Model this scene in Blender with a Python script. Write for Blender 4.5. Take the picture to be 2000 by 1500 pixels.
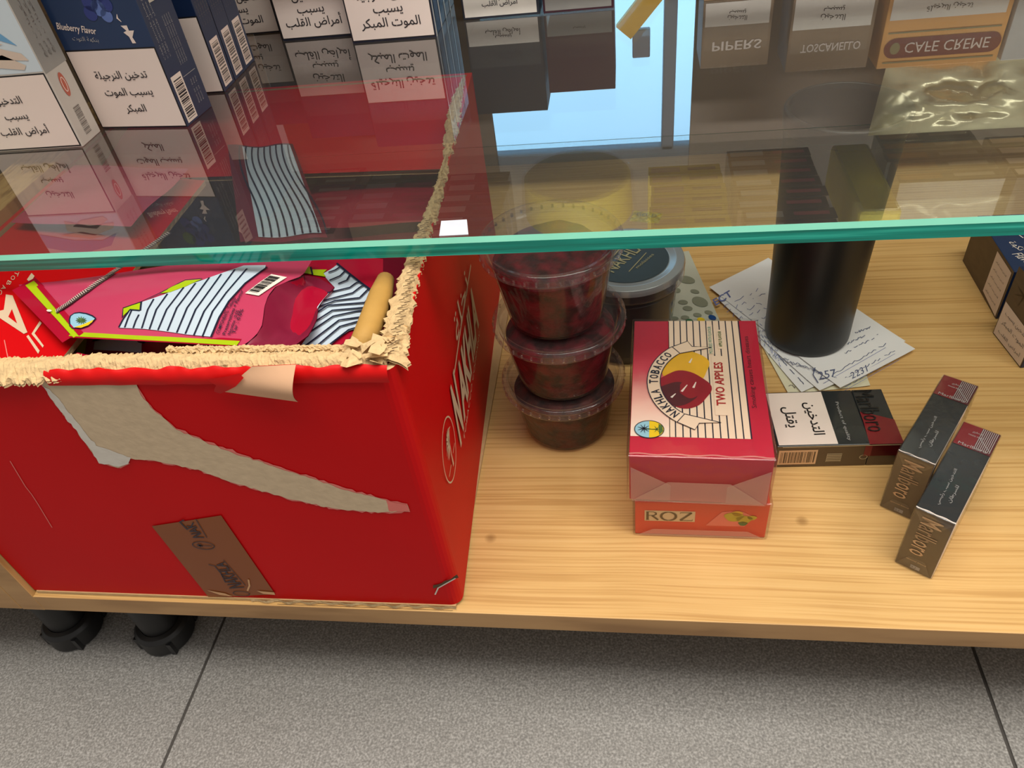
import bpy, bmesh, math, random, unicodedata
from mathutils import Vector, Matrix
from mathutils.geometry import tessellate_polygon
random.seed(7)
scene = bpy.context.scene
for o in list(bpy.data.objects): bpy.data.objects.remove(o)
COL = scene.collection
V = Vector
# ------------------------------------------------------------------ camera
FPX = 1497.5
CAM = V((.3241, -.2651, .4538))
CR = V((.98816877, .10602738, -.11081821)); CU = V((.00924735, .68004898, .73310837)); CF = V((-.15309136, .72545957, -.67102269))
cd = bpy.data.cameras.new('camera'); co = bpy.data.objects.new('camera', cd); COL.objects.link(co)
cd.sensor_fit = 'HORIZONTAL'; cd.sensor_width = 36; cd.lens = 36 * FPX / 2000; cd.clip_start = .01
co.matrix_world = Matrix(((CR.x, CU.x, -CF.x, CAM.x), (CR.y, CU.y, -CF.y, CAM.y), (CR.z, CU.z, -CF.z, CAM.z), (0, 0, 0, 1)))
scene.camera = co
# ------------------------------------------------------------------ world, lamps, exposure
w = bpy.data.worlds.new('shop_ambience'); scene.world = w; w.use_nodes = True
bg = w.node_tree.nodes['Background']; bg.inputs[0].default_value = (1.0, .955, .9, 1); bg.inputs[1].default_value = .36
def lamp(name, loc, size, sizey, power, col, target):
    l = bpy.data.lights.new(name, 'AREA'); l.shape = 'RECTANGLE'; l.size = size; l.size_y = sizey; l.energy = power; l.color = col
    o = bpy.data.objects.new(name, l); COL.objects.link(o); o.location = loc
    o.rotation_euler = (V(target) - V(loc)).to_track_quat('-Z', 'Y').to_euler()
    return o
lamp('ceiling_lamp', (.4, -.06, 1.95), 1.6, 1.0, 47, (1, .95, .86), (.4, -.06, 0))
lamp('added_fill_lamp', (1.7, -.5, 1.9), .6, .6, 12, (1, .96, .9), (.3, .1, .1))  # unseen lamp added to brighten the right side of the carton
strip = lamp('added_fill_strip', (.58, .15, .785), .86, .02, 2.4, (1, .97, .93), (.58, .50, .42)); strip.data.spread = math.radians(80)  # unseen strip added to brighten the packs mirrored in the glass
scene.view_settings.view_transform = 'Standard'; scene.view_settings.look = 'None'
scene.view_settings.exposure = 0; scene.view_settings.gamma = 1; scene.view_settings.use_curve_mapping = False
# ------------------------------------------------------------------ helpers
def ray(u, v): return (CF + CR * ((u - 1000) / FPX) - CU * ((v - 750) / FPX)).normalized()
def onz(u, v, z):
    d = ray(u, v); return CAM + d * ((z - CAM.z) / d.z)
def proj(p):
    d = V(p) - CAM; z = d.dot(CF); return V((1000 + FPX * d.dot(CR) / z, 750 - FPX * d.dot(CU) / z))
def lin(c):
    c = c / 255; return c / 12.92 if c <= .04045 else ((c + .055) / 1.055) ** 2.4
def rgb(r, g, b): return (lin(r), lin(g), lin(b), 1)
MATS = {}
def nodes(name):
    m = bpy.data.materials.new(name); m.use_nodes = True; nt = m.node_tree; MATS[name] = m
    return m, nt, nt.nodes, nt.links, nt.nodes['Principled BSDF']
def pm(name, col, rough=.5, var=.08, scale=60, bump=0, metal=0, spec=.5, stretch=None, coat=0, trans=0):
    """procedural material: base colour mottled by noise, optional bump"""
    m, nt, N, L, P = nodes(name)
    tc = N.new('ShaderNodeTexCoord'); mp = N.new('ShaderNodeMapping'); no = N.new('ShaderNodeTexNoise'); mx = N.new('ShaderNodeMix'); mx.data_type = 'RGBA'
    L.new(tc.outputs['Object'], mp.inputs[0]); L.new(mp.outputs[0], no.inputs['Vector'])
    if stretch: mp.inputs['Scale'].default_value = stretch
    no.inputs['Scale'].default_value = scale; no.inputs['Detail'].default_value = 4
    c = rgb(*col); mx.inputs['A'].default_value = tuple(x * (1 - var) for x in c[:3]) + (1,); mx.inputs['B'].default_value = tuple(min(1, x * (1 + var)) for x in c[:3]) + (1,)
    if var > .3:
        mr = N.new('ShaderNodeMapRange'); mr.inputs['From Min'].default_value = .36; mr.inputs['From Max'].default_value = .64; L.new(no.outputs['Fac'], mr.inputs['Value']); L.new(mr.outputs[0], mx.inputs['Factor'])
    else: L.new(no.outputs['Fac'], mx.inputs['Factor'])
    L.new(mx.outputs['Result'], P.inputs['Base Color'])
    P.inputs['Roughness'].default_value = rough; P.inputs['Metallic'].default_value = metal; P.inputs['Specular IOR Level'].default_value = spec; P.inputs['Coat Weight'].default_value = coat
    P.inputs['Coat Roughness'].default_value = .08
    if bump:
        b = N.new('ShaderNodeBump'); b.inputs['Strength'].default_value = bump; b.inputs['Distance'].default_value = .002
        L.new(no.outputs['Fac'], b.inputs['Height']); L.new(b.outputs[0], P.inputs['Normal'])
    return m
def clear(name, tint, f0, rough=0., film=0., filmcol=(1, 1, 1), bump=0, bscale=40, spread=None, fpow=5):
    """thin clear sheet: Schlick mix of transparent and glossy, plus an optional milky film"""
    m, nt, N, L, P = nodes(name); N.remove(P); out = [n for n in N if n.type == 'OUTPUT_MATERIAL'][0]
    g = N.new('ShaderNodeNewGeometry'); dt = N.new('ShaderNodeVectorMath'); dt.operation = 'DOT_PRODUCT'
    L.new(g.outputs['Incoming'], dt.inputs[0]); L.new(g.outputs['Normal'], dt.inputs[1])
    def mth(op, a, b):
        n = N.new('ShaderNodeMath'); n.operation = op
        for i, x in enumerate((a, b)):
            if x is None: continue
            if isinstance(x, (int, float)): n.inputs[i].default_value = x
            else: L.new(x, n.inputs[i])
        return n.outputs[0]
    ab = mth('ABSOLUTE', dt.outputs['Value'], None); om = mth('SUBTRACT', 1.0, ab); pw = mth('POWER', om, float(fpow)); fr = mth('ADD', mth('MULTIPLY', pw, 1 - f0), f0)
    tr = N.new('ShaderNodeBsdfTransparent'); tr.inputs[0].default_value = tint + (1,)
    gl = N.new('ShaderNodeBsdfGlossy'); gl.inputs['Roughness'].default_value = rough
    if bump:
        no = N.new('ShaderNodeTexNoise'); no.inputs['Scale'].default_value = bscale; no.inputs['Detail'].default_value = 3
        tc = N.new('ShaderNodeTexCoord'); mp = N.new('ShaderNodeMapping'); L.new(tc.outputs['Object'], mp.inputs[0]); L.new(mp.outputs[0], no.inputs['Vector'])
        if spread: mp.inputs['Scale'].default_value = spread
        b = N.new('ShaderNodeBump'); b.inputs['Strength'].default_value = bump; b.inputs['Distance'].default_value = .002
        L.new(no.outputs['Fac'], b.inputs['Height']); L.new(b.outputs[0], gl.inputs['Normal'])
    base = tr.outputs[0]
    if film:
        df = N.new('ShaderNodeBsdfDiffuse'); df.inputs[0].default_value = filmcol + (1,); ms = N.new('ShaderNodeMixShader'); ms.inputs[0].default_value = film
        L.new(tr.outputs[0], ms.inputs[1]); L.new(df.outputs[0], ms.inputs[2]); base = ms.outputs[0]
    ms = N.new('ShaderNodeMixShader'); L.new(fr, ms.inputs[0]); L.new(base, ms.inputs[1]); L.new(gl.outputs[0], ms.inputs[2]); L.new(ms.outputs[0], out.inputs[0])
    return m

class Frame:
    """flat face with its own 2D coordinates; at(x, y, off) is a 3D point"""
    def __init__(s, O, U, W):
        s.O = V(O); s.U = V(U).normalized(); s.W = V(W).normalized(); s.N = s.U.cross(s.W).normalized()
    def at(s, x, y, off=0): return s.O + s.U * x + s.W * y + s.N * off
    def px(s, u, v):
        d = ray(u, v); p = CAM + d * ((s.O - CAM).dot(s.N) / d.dot(s.N)) - s.O
        return (p.dot(s.U), p.dot(s.W))
class Surf:
    """curved sheet over four corners (00,10,11,01) with a height function h(u,v) along the normal"""
    def __init__(s, c00, c10, c11, c01, h=lambda u, v: 0.):
        s.c = [V(c) for c in (c00, c10, c11, c01)]; s.h = h; a, b, c, d = s.c
        s.N = ((b - a) + (c - d)).cross((d - a) + (c - b)).normalized()
    def at(s, u, v, off=0):
        a, b, c, d = s.c; p = a * (1 - u) * (1 - v) + b * u * (1 - v) + c * u * v + d * (1 - u) * v
        return p + s.N * (s.h(u, v) + off)
    def px(s, x, y):
        u = v = .5; t = V((x, y))
        for _ in range(25):
            e = proj(s.at(u, v)) - t; k = 1e-3
            a = (proj(s.at(u + k, v)) - t - e) / k; b = (proj(s.at(u, v + k)) - t - e) / k
            D = a.x * b.y - a.y * b.x
            if abs(D) < 1e-9: break
            du = (-e.x * b.y + e.y * b.x) / D; dv = (-a.x * e.y + a.y * e.x) / D
            u += max(-.3, min(.3, du)); v += max(-.3, min(.3, dv))
        return (u, v)

# Arabic letters joined by hand: presentation forms, laid out right to left
FORMS = {}
for cp in range(0xFE80, 0xFEFD):
    d = unicodedata.decomposition(chr(cp)).split()
    if len(d) == 2: FORMS.setdefault(int(d[1], 16), {})[d[0]] = chr(cp)
def arabic(s):
    out = []
    for wd in s.split(' '):
        r = ''
        for i, ch in enumerate(wd):
            f = FORMS.get(ord(ch), {}); pf = FORMS.get(ord(wd[i - 1]), {}) if i else {}
            joinp = i > 0 and '<initial>' in pf; joinn = i < len(wd) - 1 and '<initial>' in f and '<final>' in FORMS.get(ord(wd[i + 1]), {})
            k = '<medial>' if joinp and joinn else '<final>' if joinp else '<initial>' if joinn else '<isolated>'
            r += f.get(k, ch)
        out.append(r)
    return ' '.join(out)[::-1]
TX = {}; EM = {}
def text_shape(body, bold=0., shear=0.):
    key = (body, bold, shear)
    if key not in TX:
        b = arabic(body) if any('\u0600' <= c <= '\u06ff' for c in body) else body
        c = bpy.data.curves.new('lettering', 'FONT'); c.body = b; c.resolution_u = 2; c.offset = bold; c.shear = shear; c.fill_mode = 'FRONT'
        o = bpy.data.objects.new('lettering', c); COL.objects.link(o); bpy.context.view_layer.update()
        me = bpy.data.meshes.new_from_object(o.evaluated_get(bpy.context.evaluated_depsgraph_get()))
        vs = [(p.co.x, p.co.y) for p in me.vertices]; fs = [tuple(p.vertices) for p in me.polygons]
        bpy.data.objects.remove(o); bpy.data.curves.remove(c); bpy.data.meshes.remove(me)
        xs = [p[0] for p in vs]; ys = [p[1] for p in vs]; x0, x1, y0, y1 = min(xs), max(xs), min(ys), max(ys)
        TX[key] = ([((x - x0) / (x1 - x0) - .5, (y - y0) / (y1 - y0) - .5) for x, y in vs], fs, (x1 - x0) / (y1 - y0)); EM[key] = (x1 - x0, y1 - y0, (y0 + y1) / 2 - .25)
    return TX[key]

class MB:
    def __init__(s): s.v = []; s.f = []; s.m = []; s.names = []
    def mi(s, m):
        if m not in s.names: s.names.append(m)
        return s.names.index(m)
    def face(s, pts, m):
        i = len(s.v); s.v += [V(p) for p in pts]; s.f.append(tuple(range(i, i + len(pts)))); s.m.append(s.mi(m))
    def raw(s, vs, fs, m):
        i = len(s.v); s.v += [V(p) for p in vs]; k = s.mi(m)
        for f in fs: s.f.append(tuple(i + j for j in f)); s.m.append(k)
    def box(s, x0, x1, y0, y1, z0, z1, m, mats=None, bevel=0):
        mats = mats or {}; b = bevel
        c = lambda x, y, z: V((x, y, z))
        if not b:
            P = [c(x, y, z) for z in (z0, z1) for y in (y0, y1) for x in (x0, x1)]
            for k, q in dict(bottom=(0, 2, 3, 1), top=(4, 5, 7, 6), front=(0, 1, 5, 4), back=(2, 6, 7, 3), left=(0, 4, 6, 2), right=(1, 3, 7, 5)).items():
                s.face([P[i] for i in q], mats.get(k, m))
            return
        bm = bmesh.new(); bmesh.ops.create_cube(bm, size=1)
        for q in bm.verts: q.co = V(((x0 + x1) / 2 + q.co.x * (x1 - x0), (y0 + y1) / 2 + q.co.y * (y1 - y0), (z0 + z1) / 2 + q.co.z * (z1 - z0)))
        bmesh.ops.bevel(bm, geom=bm.edges[:] + bm.verts[:], offset=b, segments=2, affect='EDGES', profile=.5)
        bm.normal_update()
        for f in bm.faces:
            n = f.normal; k = max((('top', n.z), ('bottom', -n.z), ('front', -n.y), ('back', n.y), ('left', -n.x), ('right', n.x)), key=lambda t: t[1])
            s.face([q.co for q in f.verts], mats.get(k[0], m) if k[1] > .9 else m)
        bm.free()
    def grid(s, fn, nu, nv, m, flip=False):
        vs = [fn(i / nu, j / nv) for j in range(nv + 1) for i in range(nu + 1)]
        fs = [(j * (nu + 1) + i, j * (nu + 1) + i + 1, (j + 1) * (nu + 1) + i + 1, (j + 1) * (nu + 1) + i) for j in range(nv) for i in range(nu)]
        if flip: fs = [f[::-1] for f in fs]
        s.raw(vs, fs, m)
    def lathe(s, prof, m, n=64, c=(0, 0, 0), wob=None, sharp=True):
        c = V(c); vs = []; fs = []; q = [prof[0]]   # supporting rings keep the shading crisp at corners
        for (r0, z0), (r1, z1) in zip(prof, prof[1:]):
            L = math.hypot(r1 - r0, z1 - z0)
            if L > .003 and sharp: q += [(r0 + (r1 - r0) * t, z0 + (z1 - z0) * t) for t in (min(.3, .0006 / L), 1 - min(.3, .0006 / L))]
            q.append((r1, z1))
        prof = q
        for r, z in prof:
            for k in range(n):
                a = 2 * math.pi * k / n; rr, zz = (r, z) if not wob else wob(r, z, a); vs.append(c + V((rr * math.cos(a), rr * math.sin(a), zz)))
        for j in range(len(prof) - 1):
            for k in range(n): fs.append((j * n + k, j * n + (k + 1) % n, (j + 1) * n + (k + 1) % n, (j + 1) * n + k))
        if prof[0][0] < 1e-5 or True:
            if prof[0][0] > 1e-5 and False: fs.append(tuple(range(n))[::-1])
        s.raw(vs, fs, m)
    def disc(s, c, r, m, n=64, up=True):
        c = V(c); p = [c + V((r * math.cos(2 * math.pi * k / n), r * math.sin(2 * math.pi * k / n), 0)) for k in range(n)]
        s.face(p if up else p[::-1], m)
    def tube(s, pts, r, m, n=10, cap=True):
        pts = [V(p) for p in pts]; rs = r if isinstance(r, (list, tuple)) else [r] * len(pts); vs = []; up = V((0, 0, 1)); fs = []
        for i, p in enumerate(pts):
            t = (pts[min(i + 1, len(pts) - 1)] - pts[max(i - 1, 0)]).normalized(); a = t.cross(up)
            a = a.normalized() if a.length > 1e-4 else V((1, 0, 0)); b = a.cross(t)
            for k in range(n): q = 2 * math.pi * k / n; vs.append(p + (a * math.cos(q) + b * math.sin(q)) * rs[i])
        for j in range(len(pts) - 1):
            for k in range(n): fs.append((j * n + k, j * n + (k + 1) % n, (j + 1) * n + (k + 1) % n, (j + 1) * n + k))
        if cap: fs.append(tuple(range(n))[::-1]); fs.append(tuple((len(pts) - 1) * n + k for k in range(n)))
        s.raw(vs, fs, m)
    # ---- printed marks: thin shapes laid on a Frame or Surf
    def poly(s, F, pts, m, off=.00015, sub=0):
        t = tessellate_polygon([[V((p[0], p[1], 0)) for p in pts]]); vs = [V((p[0], p[1])) for p in pts]; tris = [tuple(q) for q in t]
        for _ in range(sub):
            mid = {}; nt = []
            def md(a, b):
                k = (min(a, b), max(a, b))
                if k not in mid: mid[k] = len(vs); vs.append((vs[a] + vs[b]) / 2)
                return mid[k]
            for a, b, c in tris:
                x, y, z = md(a, b), md(b, c), md(c, a); nt += [(a, x, z), (x, b, y), (z, y, c), (x, y, z)]
            tris = nt
        fixed = []
        for a, b, c in tris:
            A = (vs[b] - vs[a]).cross(vs[c] - vs[a]); fixed.append((a, b, c) if A > 0 else (a, c, b))
        s.raw([F.at(p.x, p.y, off) for p in vs], fixed, m)
    def rect(s, F, x, y, w, h, m, off=.00015): s.face([F.at(x, y, off), F.at(x + w, y, off), F.at(x + w, y + h, off), F.at(x, y + h, off)], m)
    def ell(s, F, cx, cy, rx, ry, m, off=.00015, n=40, rot=0):
        c, q = math.cos(rot), math.sin(rot); pts = []
        for k in range(n):
            a = 2 * math.pi * k / n; x, y = rx * math.cos(a), ry * math.sin(a); pts.append(F.at(cx + x * c - y * q, cy + x * q + y * c, off))
        s.face(pts, m)
    def ring(s, F, cx, cy, rx, ry, t, m, off=.0002, n=48): s.line(F, [(cx + rx * math.cos(2 * math.pi * k / n), cy + ry * math.sin(2 * math.pi * k / n)) for k in range(n + 1)], t, m, off)
    def line(s, F, pts, t, m, off=.0002, metric=True):
        """stroke of width t metres along 2D points of F"""
        P = [F.at(p[0], p[1], off) for p in pts]; vs = []
        N = F.N
        for i, p in enumerate(P):
            d = P[min(i + 1, len(P) - 1)] - P[max(i - 1, 0)]
            a = N.cross(d); a = a.normalized() * (t if not isinstance(t, (list, tuple)) else t[i]) / 2 if a.length > 1e-9 else V((0, 0, 0))
            vs += [p + a, p - a]
        s.raw(vs, [(2 * i + 1, 2 * i + 3, 2 * i + 2, 2 * i) for i in range(len(P) - 1)], m)
    def text(s, F, body, cx, cy, w, h, m, off=.0003, bold=0., shear=0., rot=0, bend=None, flat=None):
        """lettering centred on (cx, cy); w or h may be None to keep its proportion; flat: map by four corner points"""
        vs, fs, asp = text_shape(body, bold, shear)
        if flat:
            a, b, c, d = flat   # bottom-left, bottom-right, top-right, top-left in F coordinates
            out = []
            for x, y in vs:
                u, v = x + .5, y + .5
                out.append(F.at(*[a[k] * (1 - u) * (1 - v) + b[k] * u * (1 - v) + c[k] * u * v + d[k] * (1 - u) * v for k in (0, 1)], off))
        else:
            if w is None: w = h * asp
            if h is None: h = w / asp
            c, q = math.cos(rot), math.sin(rot); out = []
            for x, y in vs:
                x *= w; y *= h
                if bend:   # bend along an arc of radius |bend|
                    a = x / bend; x, y = (bend - y) * math.sin(a), bend - (bend - y) * math.cos(a)
                out.append(F.at(cx + x * c - y * q, cy + x * q + y * c, off))
        s.raw(out, fs, m)
    def barcode(s, F, x, y, w, h, dark, pale=None, along=True, seed=1):
        if pale: s.rect(F, x, y, w, h, pale)
        r = random.Random(seed); L = w if along else h; t = L * .06
        while t < L * .92:
            b = L * r.choice((.012, .012, .024, .036))
            if along: s.rect(F, x + t, y + h * .12, b, h * .76, dark, .0003)
            else: s.rect(F, x + w * .12, y + t, w * .76, b, dark, .0003)
            t += b + L * r.choice((.012, .018, .024, .036))
    def build(s, name, parent=None, origin=None, smooth=False, merge=False, solid=0):
        me = bpy.data.meshes.new(name); o0 = V(origin) if origin is not None else V((0, 0, 0))
        me.from_pydata([tuple(p - o0) for p in s.v], [], s.f)
        for n in s.names: me.materials.append(MATS[n])
        for p, k in zip(me.polygons, s.m): p.material_index = k; p.use_smooth = smooth
        if merge:
            bm = bmesh.new(); bm.from_mesh(me); bmesh.ops.remove_doubles(bm, verts=bm.verts, dist=1e-5); bm.to_mesh(me); bm.free()
        me.update(); o = bpy.data.objects.new(name, me); COL.objects.link(o)
        if parent is not None: o.parent = parent
        elif origin is not None: o.location = o0
        if solid:
            md = o.modifiers.new('thickness', 'SOLIDIFY'); md.thickness = solid; md.offset = -1
        return o
def tag(o, label, cat, group=None):
    o['label'] = label; o['category'] = cat
    if group: o['group'] = group
    return o
def thing(name, label, cat, loc=(0, 0, 0), rz=0, group=None):
    o = bpy.data.objects.new(name, None); COL.objects.link(o); o.location = loc; o.rotation_euler = (0, 0, rz); o.empty_display_size = .02
    return tag(o, label, cat, group)
def struct(o): o['kind'] = 'structure'; return o
def dup(root, loc, rz=None, label=None):
    r = root.copy(); COL.objects.link(r); r.location = loc
    if rz is not None: r.rotation_euler = (0, 0, rz)
    if label: r['label'] = label
    for ch in list(root.children):
        c = ch.copy(); COL.objects.link(c); c.parent = r
        for g in list(ch.children): d = g.copy(); COL.objects.link(d); d.parent = c
    return r
def nz(x, y=0., z=0.):
    from mathutils import noise
    return noise.noise(V((x, y, z)))
# ------------------------------------------------------------------ materials
def wood(name, a, b, line, axis='X'):
    m, nt, N, L, P = nodes(name)
    tc = N.new('ShaderNodeTexCoord'); mp = N.new('ShaderNodeMapping'); L.new(tc.outputs['Object'], mp.inputs[0])
    mp.inputs['Scale'].default_value = (6, 430, 60) if axis == 'X' else (330, 7, 60) if axis == 'Y' else (330, 60, 7)
    wob = N.new('ShaderNodeTexNoise'); wob.inputs['Scale'].default_value = 5; wob.inputs['Detail'].default_value = 2; L.new(tc.outputs['Object'], wob.inputs['Vector'])
    wm = N.new('ShaderNodeVectorMath'); wm.operation = 'MULTIPLY_ADD'; L.new(wob.outputs['Color'], wm.inputs[0]); wm.inputs[1].default_value = (0, 4.5, 0) if axis == 'X' else (4.5, 0, 0); L.new(mp.outputs[0], wm.inputs[2])
    n1 = N.new('ShaderNodeTexNoise'); n1.inputs['Scale'].default_value = 1.0; n1.inputs['Detail'].default_value = 3; n1.inputs['Roughness'].default_value = .45; L.new(wm.outputs[0], n1.inputs['Vector'])
    n2 = N.new('ShaderNodeTexNoise'); n2.inputs['Scale'].default_value = 7; n2.inputs['Detail'].default_value = 3; L.new(tc.outputs['Object'], n2.inputs['Vector'])
    r1 = N.new('ShaderNodeValToRGB'); r1.color_ramp.elements[0].position = .36; r1.color_ramp.elements[0].color = rgb(*line); r1.color_ramp.elements[1].position = .5; r1.color_ramp.elements[1].color = rgb(*a)
    e = r1.color_ramp.elements.new(.7); e.color = rgb(*b); L.new(n1.outputs['Fac'], r1.inputs[0])
    r2 = N.new('ShaderNodeValToRGB'); r2.color_ramp.elements[0].position = .3; r2.color_ramp.elements[0].color = (.84, .8, .74, 1); r2.color_ramp.elements[1].position = .62; r2.color_ramp.elements[1].color = (1, 1, 1, 1); L.new(n2.outputs['Fac'], r2.inputs[0])
    mx = N.new('ShaderNodeMix'); mx.data_type = 'RGBA'; mx.blend_type = 'MULTIPLY'; mx.inputs['Factor'].default_value = .8
    L.new(r1.outputs[0], mx.inputs['A']); L.new(r2.outputs[0], mx.inputs['B'])
    # small dark knots and specks
    vo = N.new('ShaderNodeTexVoronoi'); vo.inputs['Scale'].default_value = 13; L.new(tc.outputs['Object'], vo.inputs['Vector'])
    r3 = N.new('ShaderNodeValToRGB'); r3.color_ramp.elements[0].position = .03; r3.color_ramp.elements[0].color = (.45, .38, .3, 1); r3.color_ramp.elements[1].position = .07; r3.color_ramp.elements[1].color = (1, 1, 1, 1); L.new(vo.outputs['Distance'], r3.inputs[0])
    m2 = N.new('ShaderNodeMix'); m2.data_type = 'RGBA'; m2.blend_type = 'MULTIPLY'; m2.inputs['Factor'].default_value = .7
    L.new(mx.outputs['Result'], m2.inputs['A']); L.new(r3.outputs[0], m2.inputs['B']); L.new(m2.outputs['Result'], P.inputs['Base Color'])
    b_ = N.new('ShaderNodeBump'); b_.inputs['Strength'].default_value = .25; b_.inputs['Distance'].default_value = .001; L.new(n1.outputs['Fac'], b_.inputs['Height']); L.new(b_.outputs[0], P.inputs['Normal'])
    P.inputs['Roughness'].default_value = .42; P.inputs['Specular IOR Level'].default_value = .35
    return m
wood('oak', (220, 178, 114), (226, 186, 124), (202, 158, 97))
wood('oak_side', (206, 164, 104), (216, 176, 116), (168, 126, 76), 'Z')
wood('oak_edge', (182, 140, 92), (192, 150, 100), (160, 120, 76))
def floor_mat():
    m, nt, N, L, P = nodes('floor_tile')
    tc = N.new('ShaderNodeTexCoord'); n = N.new('ShaderNodeTexNoise'); n.inputs['Scale'].default_value = 620; n.inputs['Detail'].default_value = 4; L.new(tc.outputs['Object'], n.inputs['Vector'])
    r = N.new('ShaderNodeValToRGB'); el = r.color_ramp.elements; el[0].position = .28; el[0].color = rgb(108, 106, 104); el[1].position = .72; el[1].color = rgb(176, 174, 172)
    e = el.new(.5); e.color = rgb(140, 138, 135); L.new(n.outputs['Fac'], r.inputs[0])
    n2 = N.new('ShaderNodeTexNoise'); n2.inputs['Scale'].default_value = 5; L.new(tc.outputs['Object'], n2.inputs['Vector'])
    mx = N.new('ShaderNodeMix'); mx.data_type = 'RGBA'; mx.blend_type = 'MULTIPLY'; r2 = N.new('ShaderNodeValToRGB'); r2.color_ramp.elements[0].color = (.86, .84, .8, 1); r2.color_ramp.elements[1].color = (1, 1, 1, 1); L.new(n2.outputs['Fac'], r2.inputs[0])
    mx.inputs['Factor'].default_value = 1; L.new(r.outputs[0], mx.inputs['A']); L.new(r2.outputs[0], mx.inputs['B']); L.new(mx.outputs['Result'], P.inputs['Base Color'])
    b = N.new('ShaderNodeBump'); b.inputs['Strength'].default_value = .3; b.inputs['Distance'].default_value = .0006; L.new(n.outputs['Fac'], b.inputs['Height']); L.new(b.outputs[0], P.inputs['Normal']); P.inputs['Roughness'].default_value = .5
floor_mat()
pm('panel_grey', (122, 106, 88), .6, .06, 20); pm('grout', (70, 66, 62), .8); pm('wall_paint', (150, 148, 146), .8); pm('frame_grey', (120, 128, 140), .5); pm('white_frame', (225, 230, 238), .4)
def emit(name, col, st):
    m, nt, N, L, P = nodes(name); tc = N.new('ShaderNodeTexCoord'); n = N.new('ShaderNodeTexNoise'); n.inputs['Scale'].default_value = 3; L.new(tc.outputs['Object'], n.inputs['Vector'])
    r = N.new('ShaderNodeValToRGB'); c = rgb(*col); r.color_ramp.elements[0].color = tuple(x * .85 for x in c[:3]) + (1,); r.color_ramp.elements[1].color = c; L.new(n.outputs['Fac'], r.inputs[0])
    L.new(r.outputs[0], P.inputs['Emission Color']); P.inputs['Emission Strength'].default_value = st; P.inputs['Base Color'].default_value = (0, 0, 0, 1)
emit('daylight_pane', (150, 205, 240), 4.2)
clear('shelf_glass', (.88, .92, .9), .26, 0, .04, (.72, .76, .76), fpow=4.2); clear('glass_underside', (.97, .985, .98), .01, fpow=6)
def glass_edge():
    m, nt, N, L, P = nodes('glass_edge'); tc = N.new('ShaderNodeTexCoord'); mp = N.new('ShaderNodeMapping'); mp.inputs['Scale'].default_value = (9, 9, 420); n = N.new('ShaderNodeTexNoise'); n.inputs['Scale'].default_value = 1; n.inputs['Detail'].default_value = 4
    L.new(tc.outputs['Object'], mp.inputs[0]); L.new(mp.outputs[0], n.inputs['Vector']); r = N.new('ShaderNodeValToRGB'); el = r.color_ramp.elements
    el[0].position = .35; el[0].color = rgb(0, 128, 112); el[1].position = .75; el[1].color = rgb(60, 214, 190); e = el.new(.55); e.color = rgb(0, 158, 140); L.new(n.outputs['Fac'], r.inputs[0]); L.new(r.outputs[0], P.inputs['Base Color'])
    P.inputs['Roughness'].default_value = .12; P.inputs['Specular IOR Level'].default_value = .6
glass_edge(); pm('glass_chamfer', (128, 205, 180), .12, .12, 30)
clear('clear_plastic', (.94, .93, .93), .03, .05, .012, (.9, .8, .78)); clear('clear_lid', (.94, .92, .92), .045, .04, .03, (.9, .74, .72), bump=.12, bscale=60)
clear('shrink_film', (.97, .96, .95), .035, .05, .006, (1, .92, .88), bump=.9, bscale=22, spread=(1, .35, 1)); clear('film_fold', (.95, .92, .9), .06, .12, .32, (.8, .52, .44), bump=.5, bscale=40)
clear('cellophane', (.97, .97, .97), .045, .05, .01, (1, 1, 1), bump=.3, bscale=26)
pm('carton_red', (201, 4, 12), .5, .07, 14, bump=.05, spec=.14); pm('carton_kraft', (196, 164, 116), .9, .12, 180, bump=.4); pm('kraft_torn', (214, 182, 134), .95, .28, 220, bump=.9); pm('kraft_grey', (206, 182, 150), .95, .12, 160, bump=.18)
pm('paper_torn_pale', (216, 208, 196), .95, .06, 120, bump=.2); pm('flute_dark', (84, 62, 36), .9); pm('kraft_roll', (190, 146, 72), .7, .14, 90, bump=.3); pm('curl_kraft', (226, 178, 140), .9, .06, 60, bump=.15)
pm('fold_red', (208, 16, 16), .5, spec=.2); pm('print_cream', (214, 190, 160), .5); pm('crack_pale', (226, 120, 110), .7)
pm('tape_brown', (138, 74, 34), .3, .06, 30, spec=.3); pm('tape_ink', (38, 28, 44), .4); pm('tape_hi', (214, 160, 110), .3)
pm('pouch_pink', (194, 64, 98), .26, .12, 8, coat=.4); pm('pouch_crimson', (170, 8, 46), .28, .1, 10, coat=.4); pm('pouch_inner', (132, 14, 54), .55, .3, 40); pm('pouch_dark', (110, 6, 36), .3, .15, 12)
pm('lime', (170, 196, 20), .3, .08); pm('stripe_pale', (196, 212, 226), .28, .05, 30, coat=.3); pm('navy_ink', (14, 24, 50), .4); pm('black_ink', (22, 18, 18), .5); pm('yellow', (236, 200, 30), .35, .12, 30)
pm('sky_print', (150, 200, 220), .35, .1, 40); pm('palm_green', (74, 110, 50), .5); pm('zip_dark', (80, 66, 64), .35); pm('zip_pale', (206, 186, 176), .3)
pm('white_print', (238, 226, 214), .5, .03); pm('label_cream', (238, 222, 210), .5, .03, 30); pm('ink_dark', (40, 36, 40), .6); pm('ink_grey', (120, 112, 106), .6)
pm('molasses', (84, 10, 22), .45, .75, 90, bump=.9, spec=.2); pm('molasses_brown', (66, 22, 14), .45, .75, 100, bump=.9, spec=.2)
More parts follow.
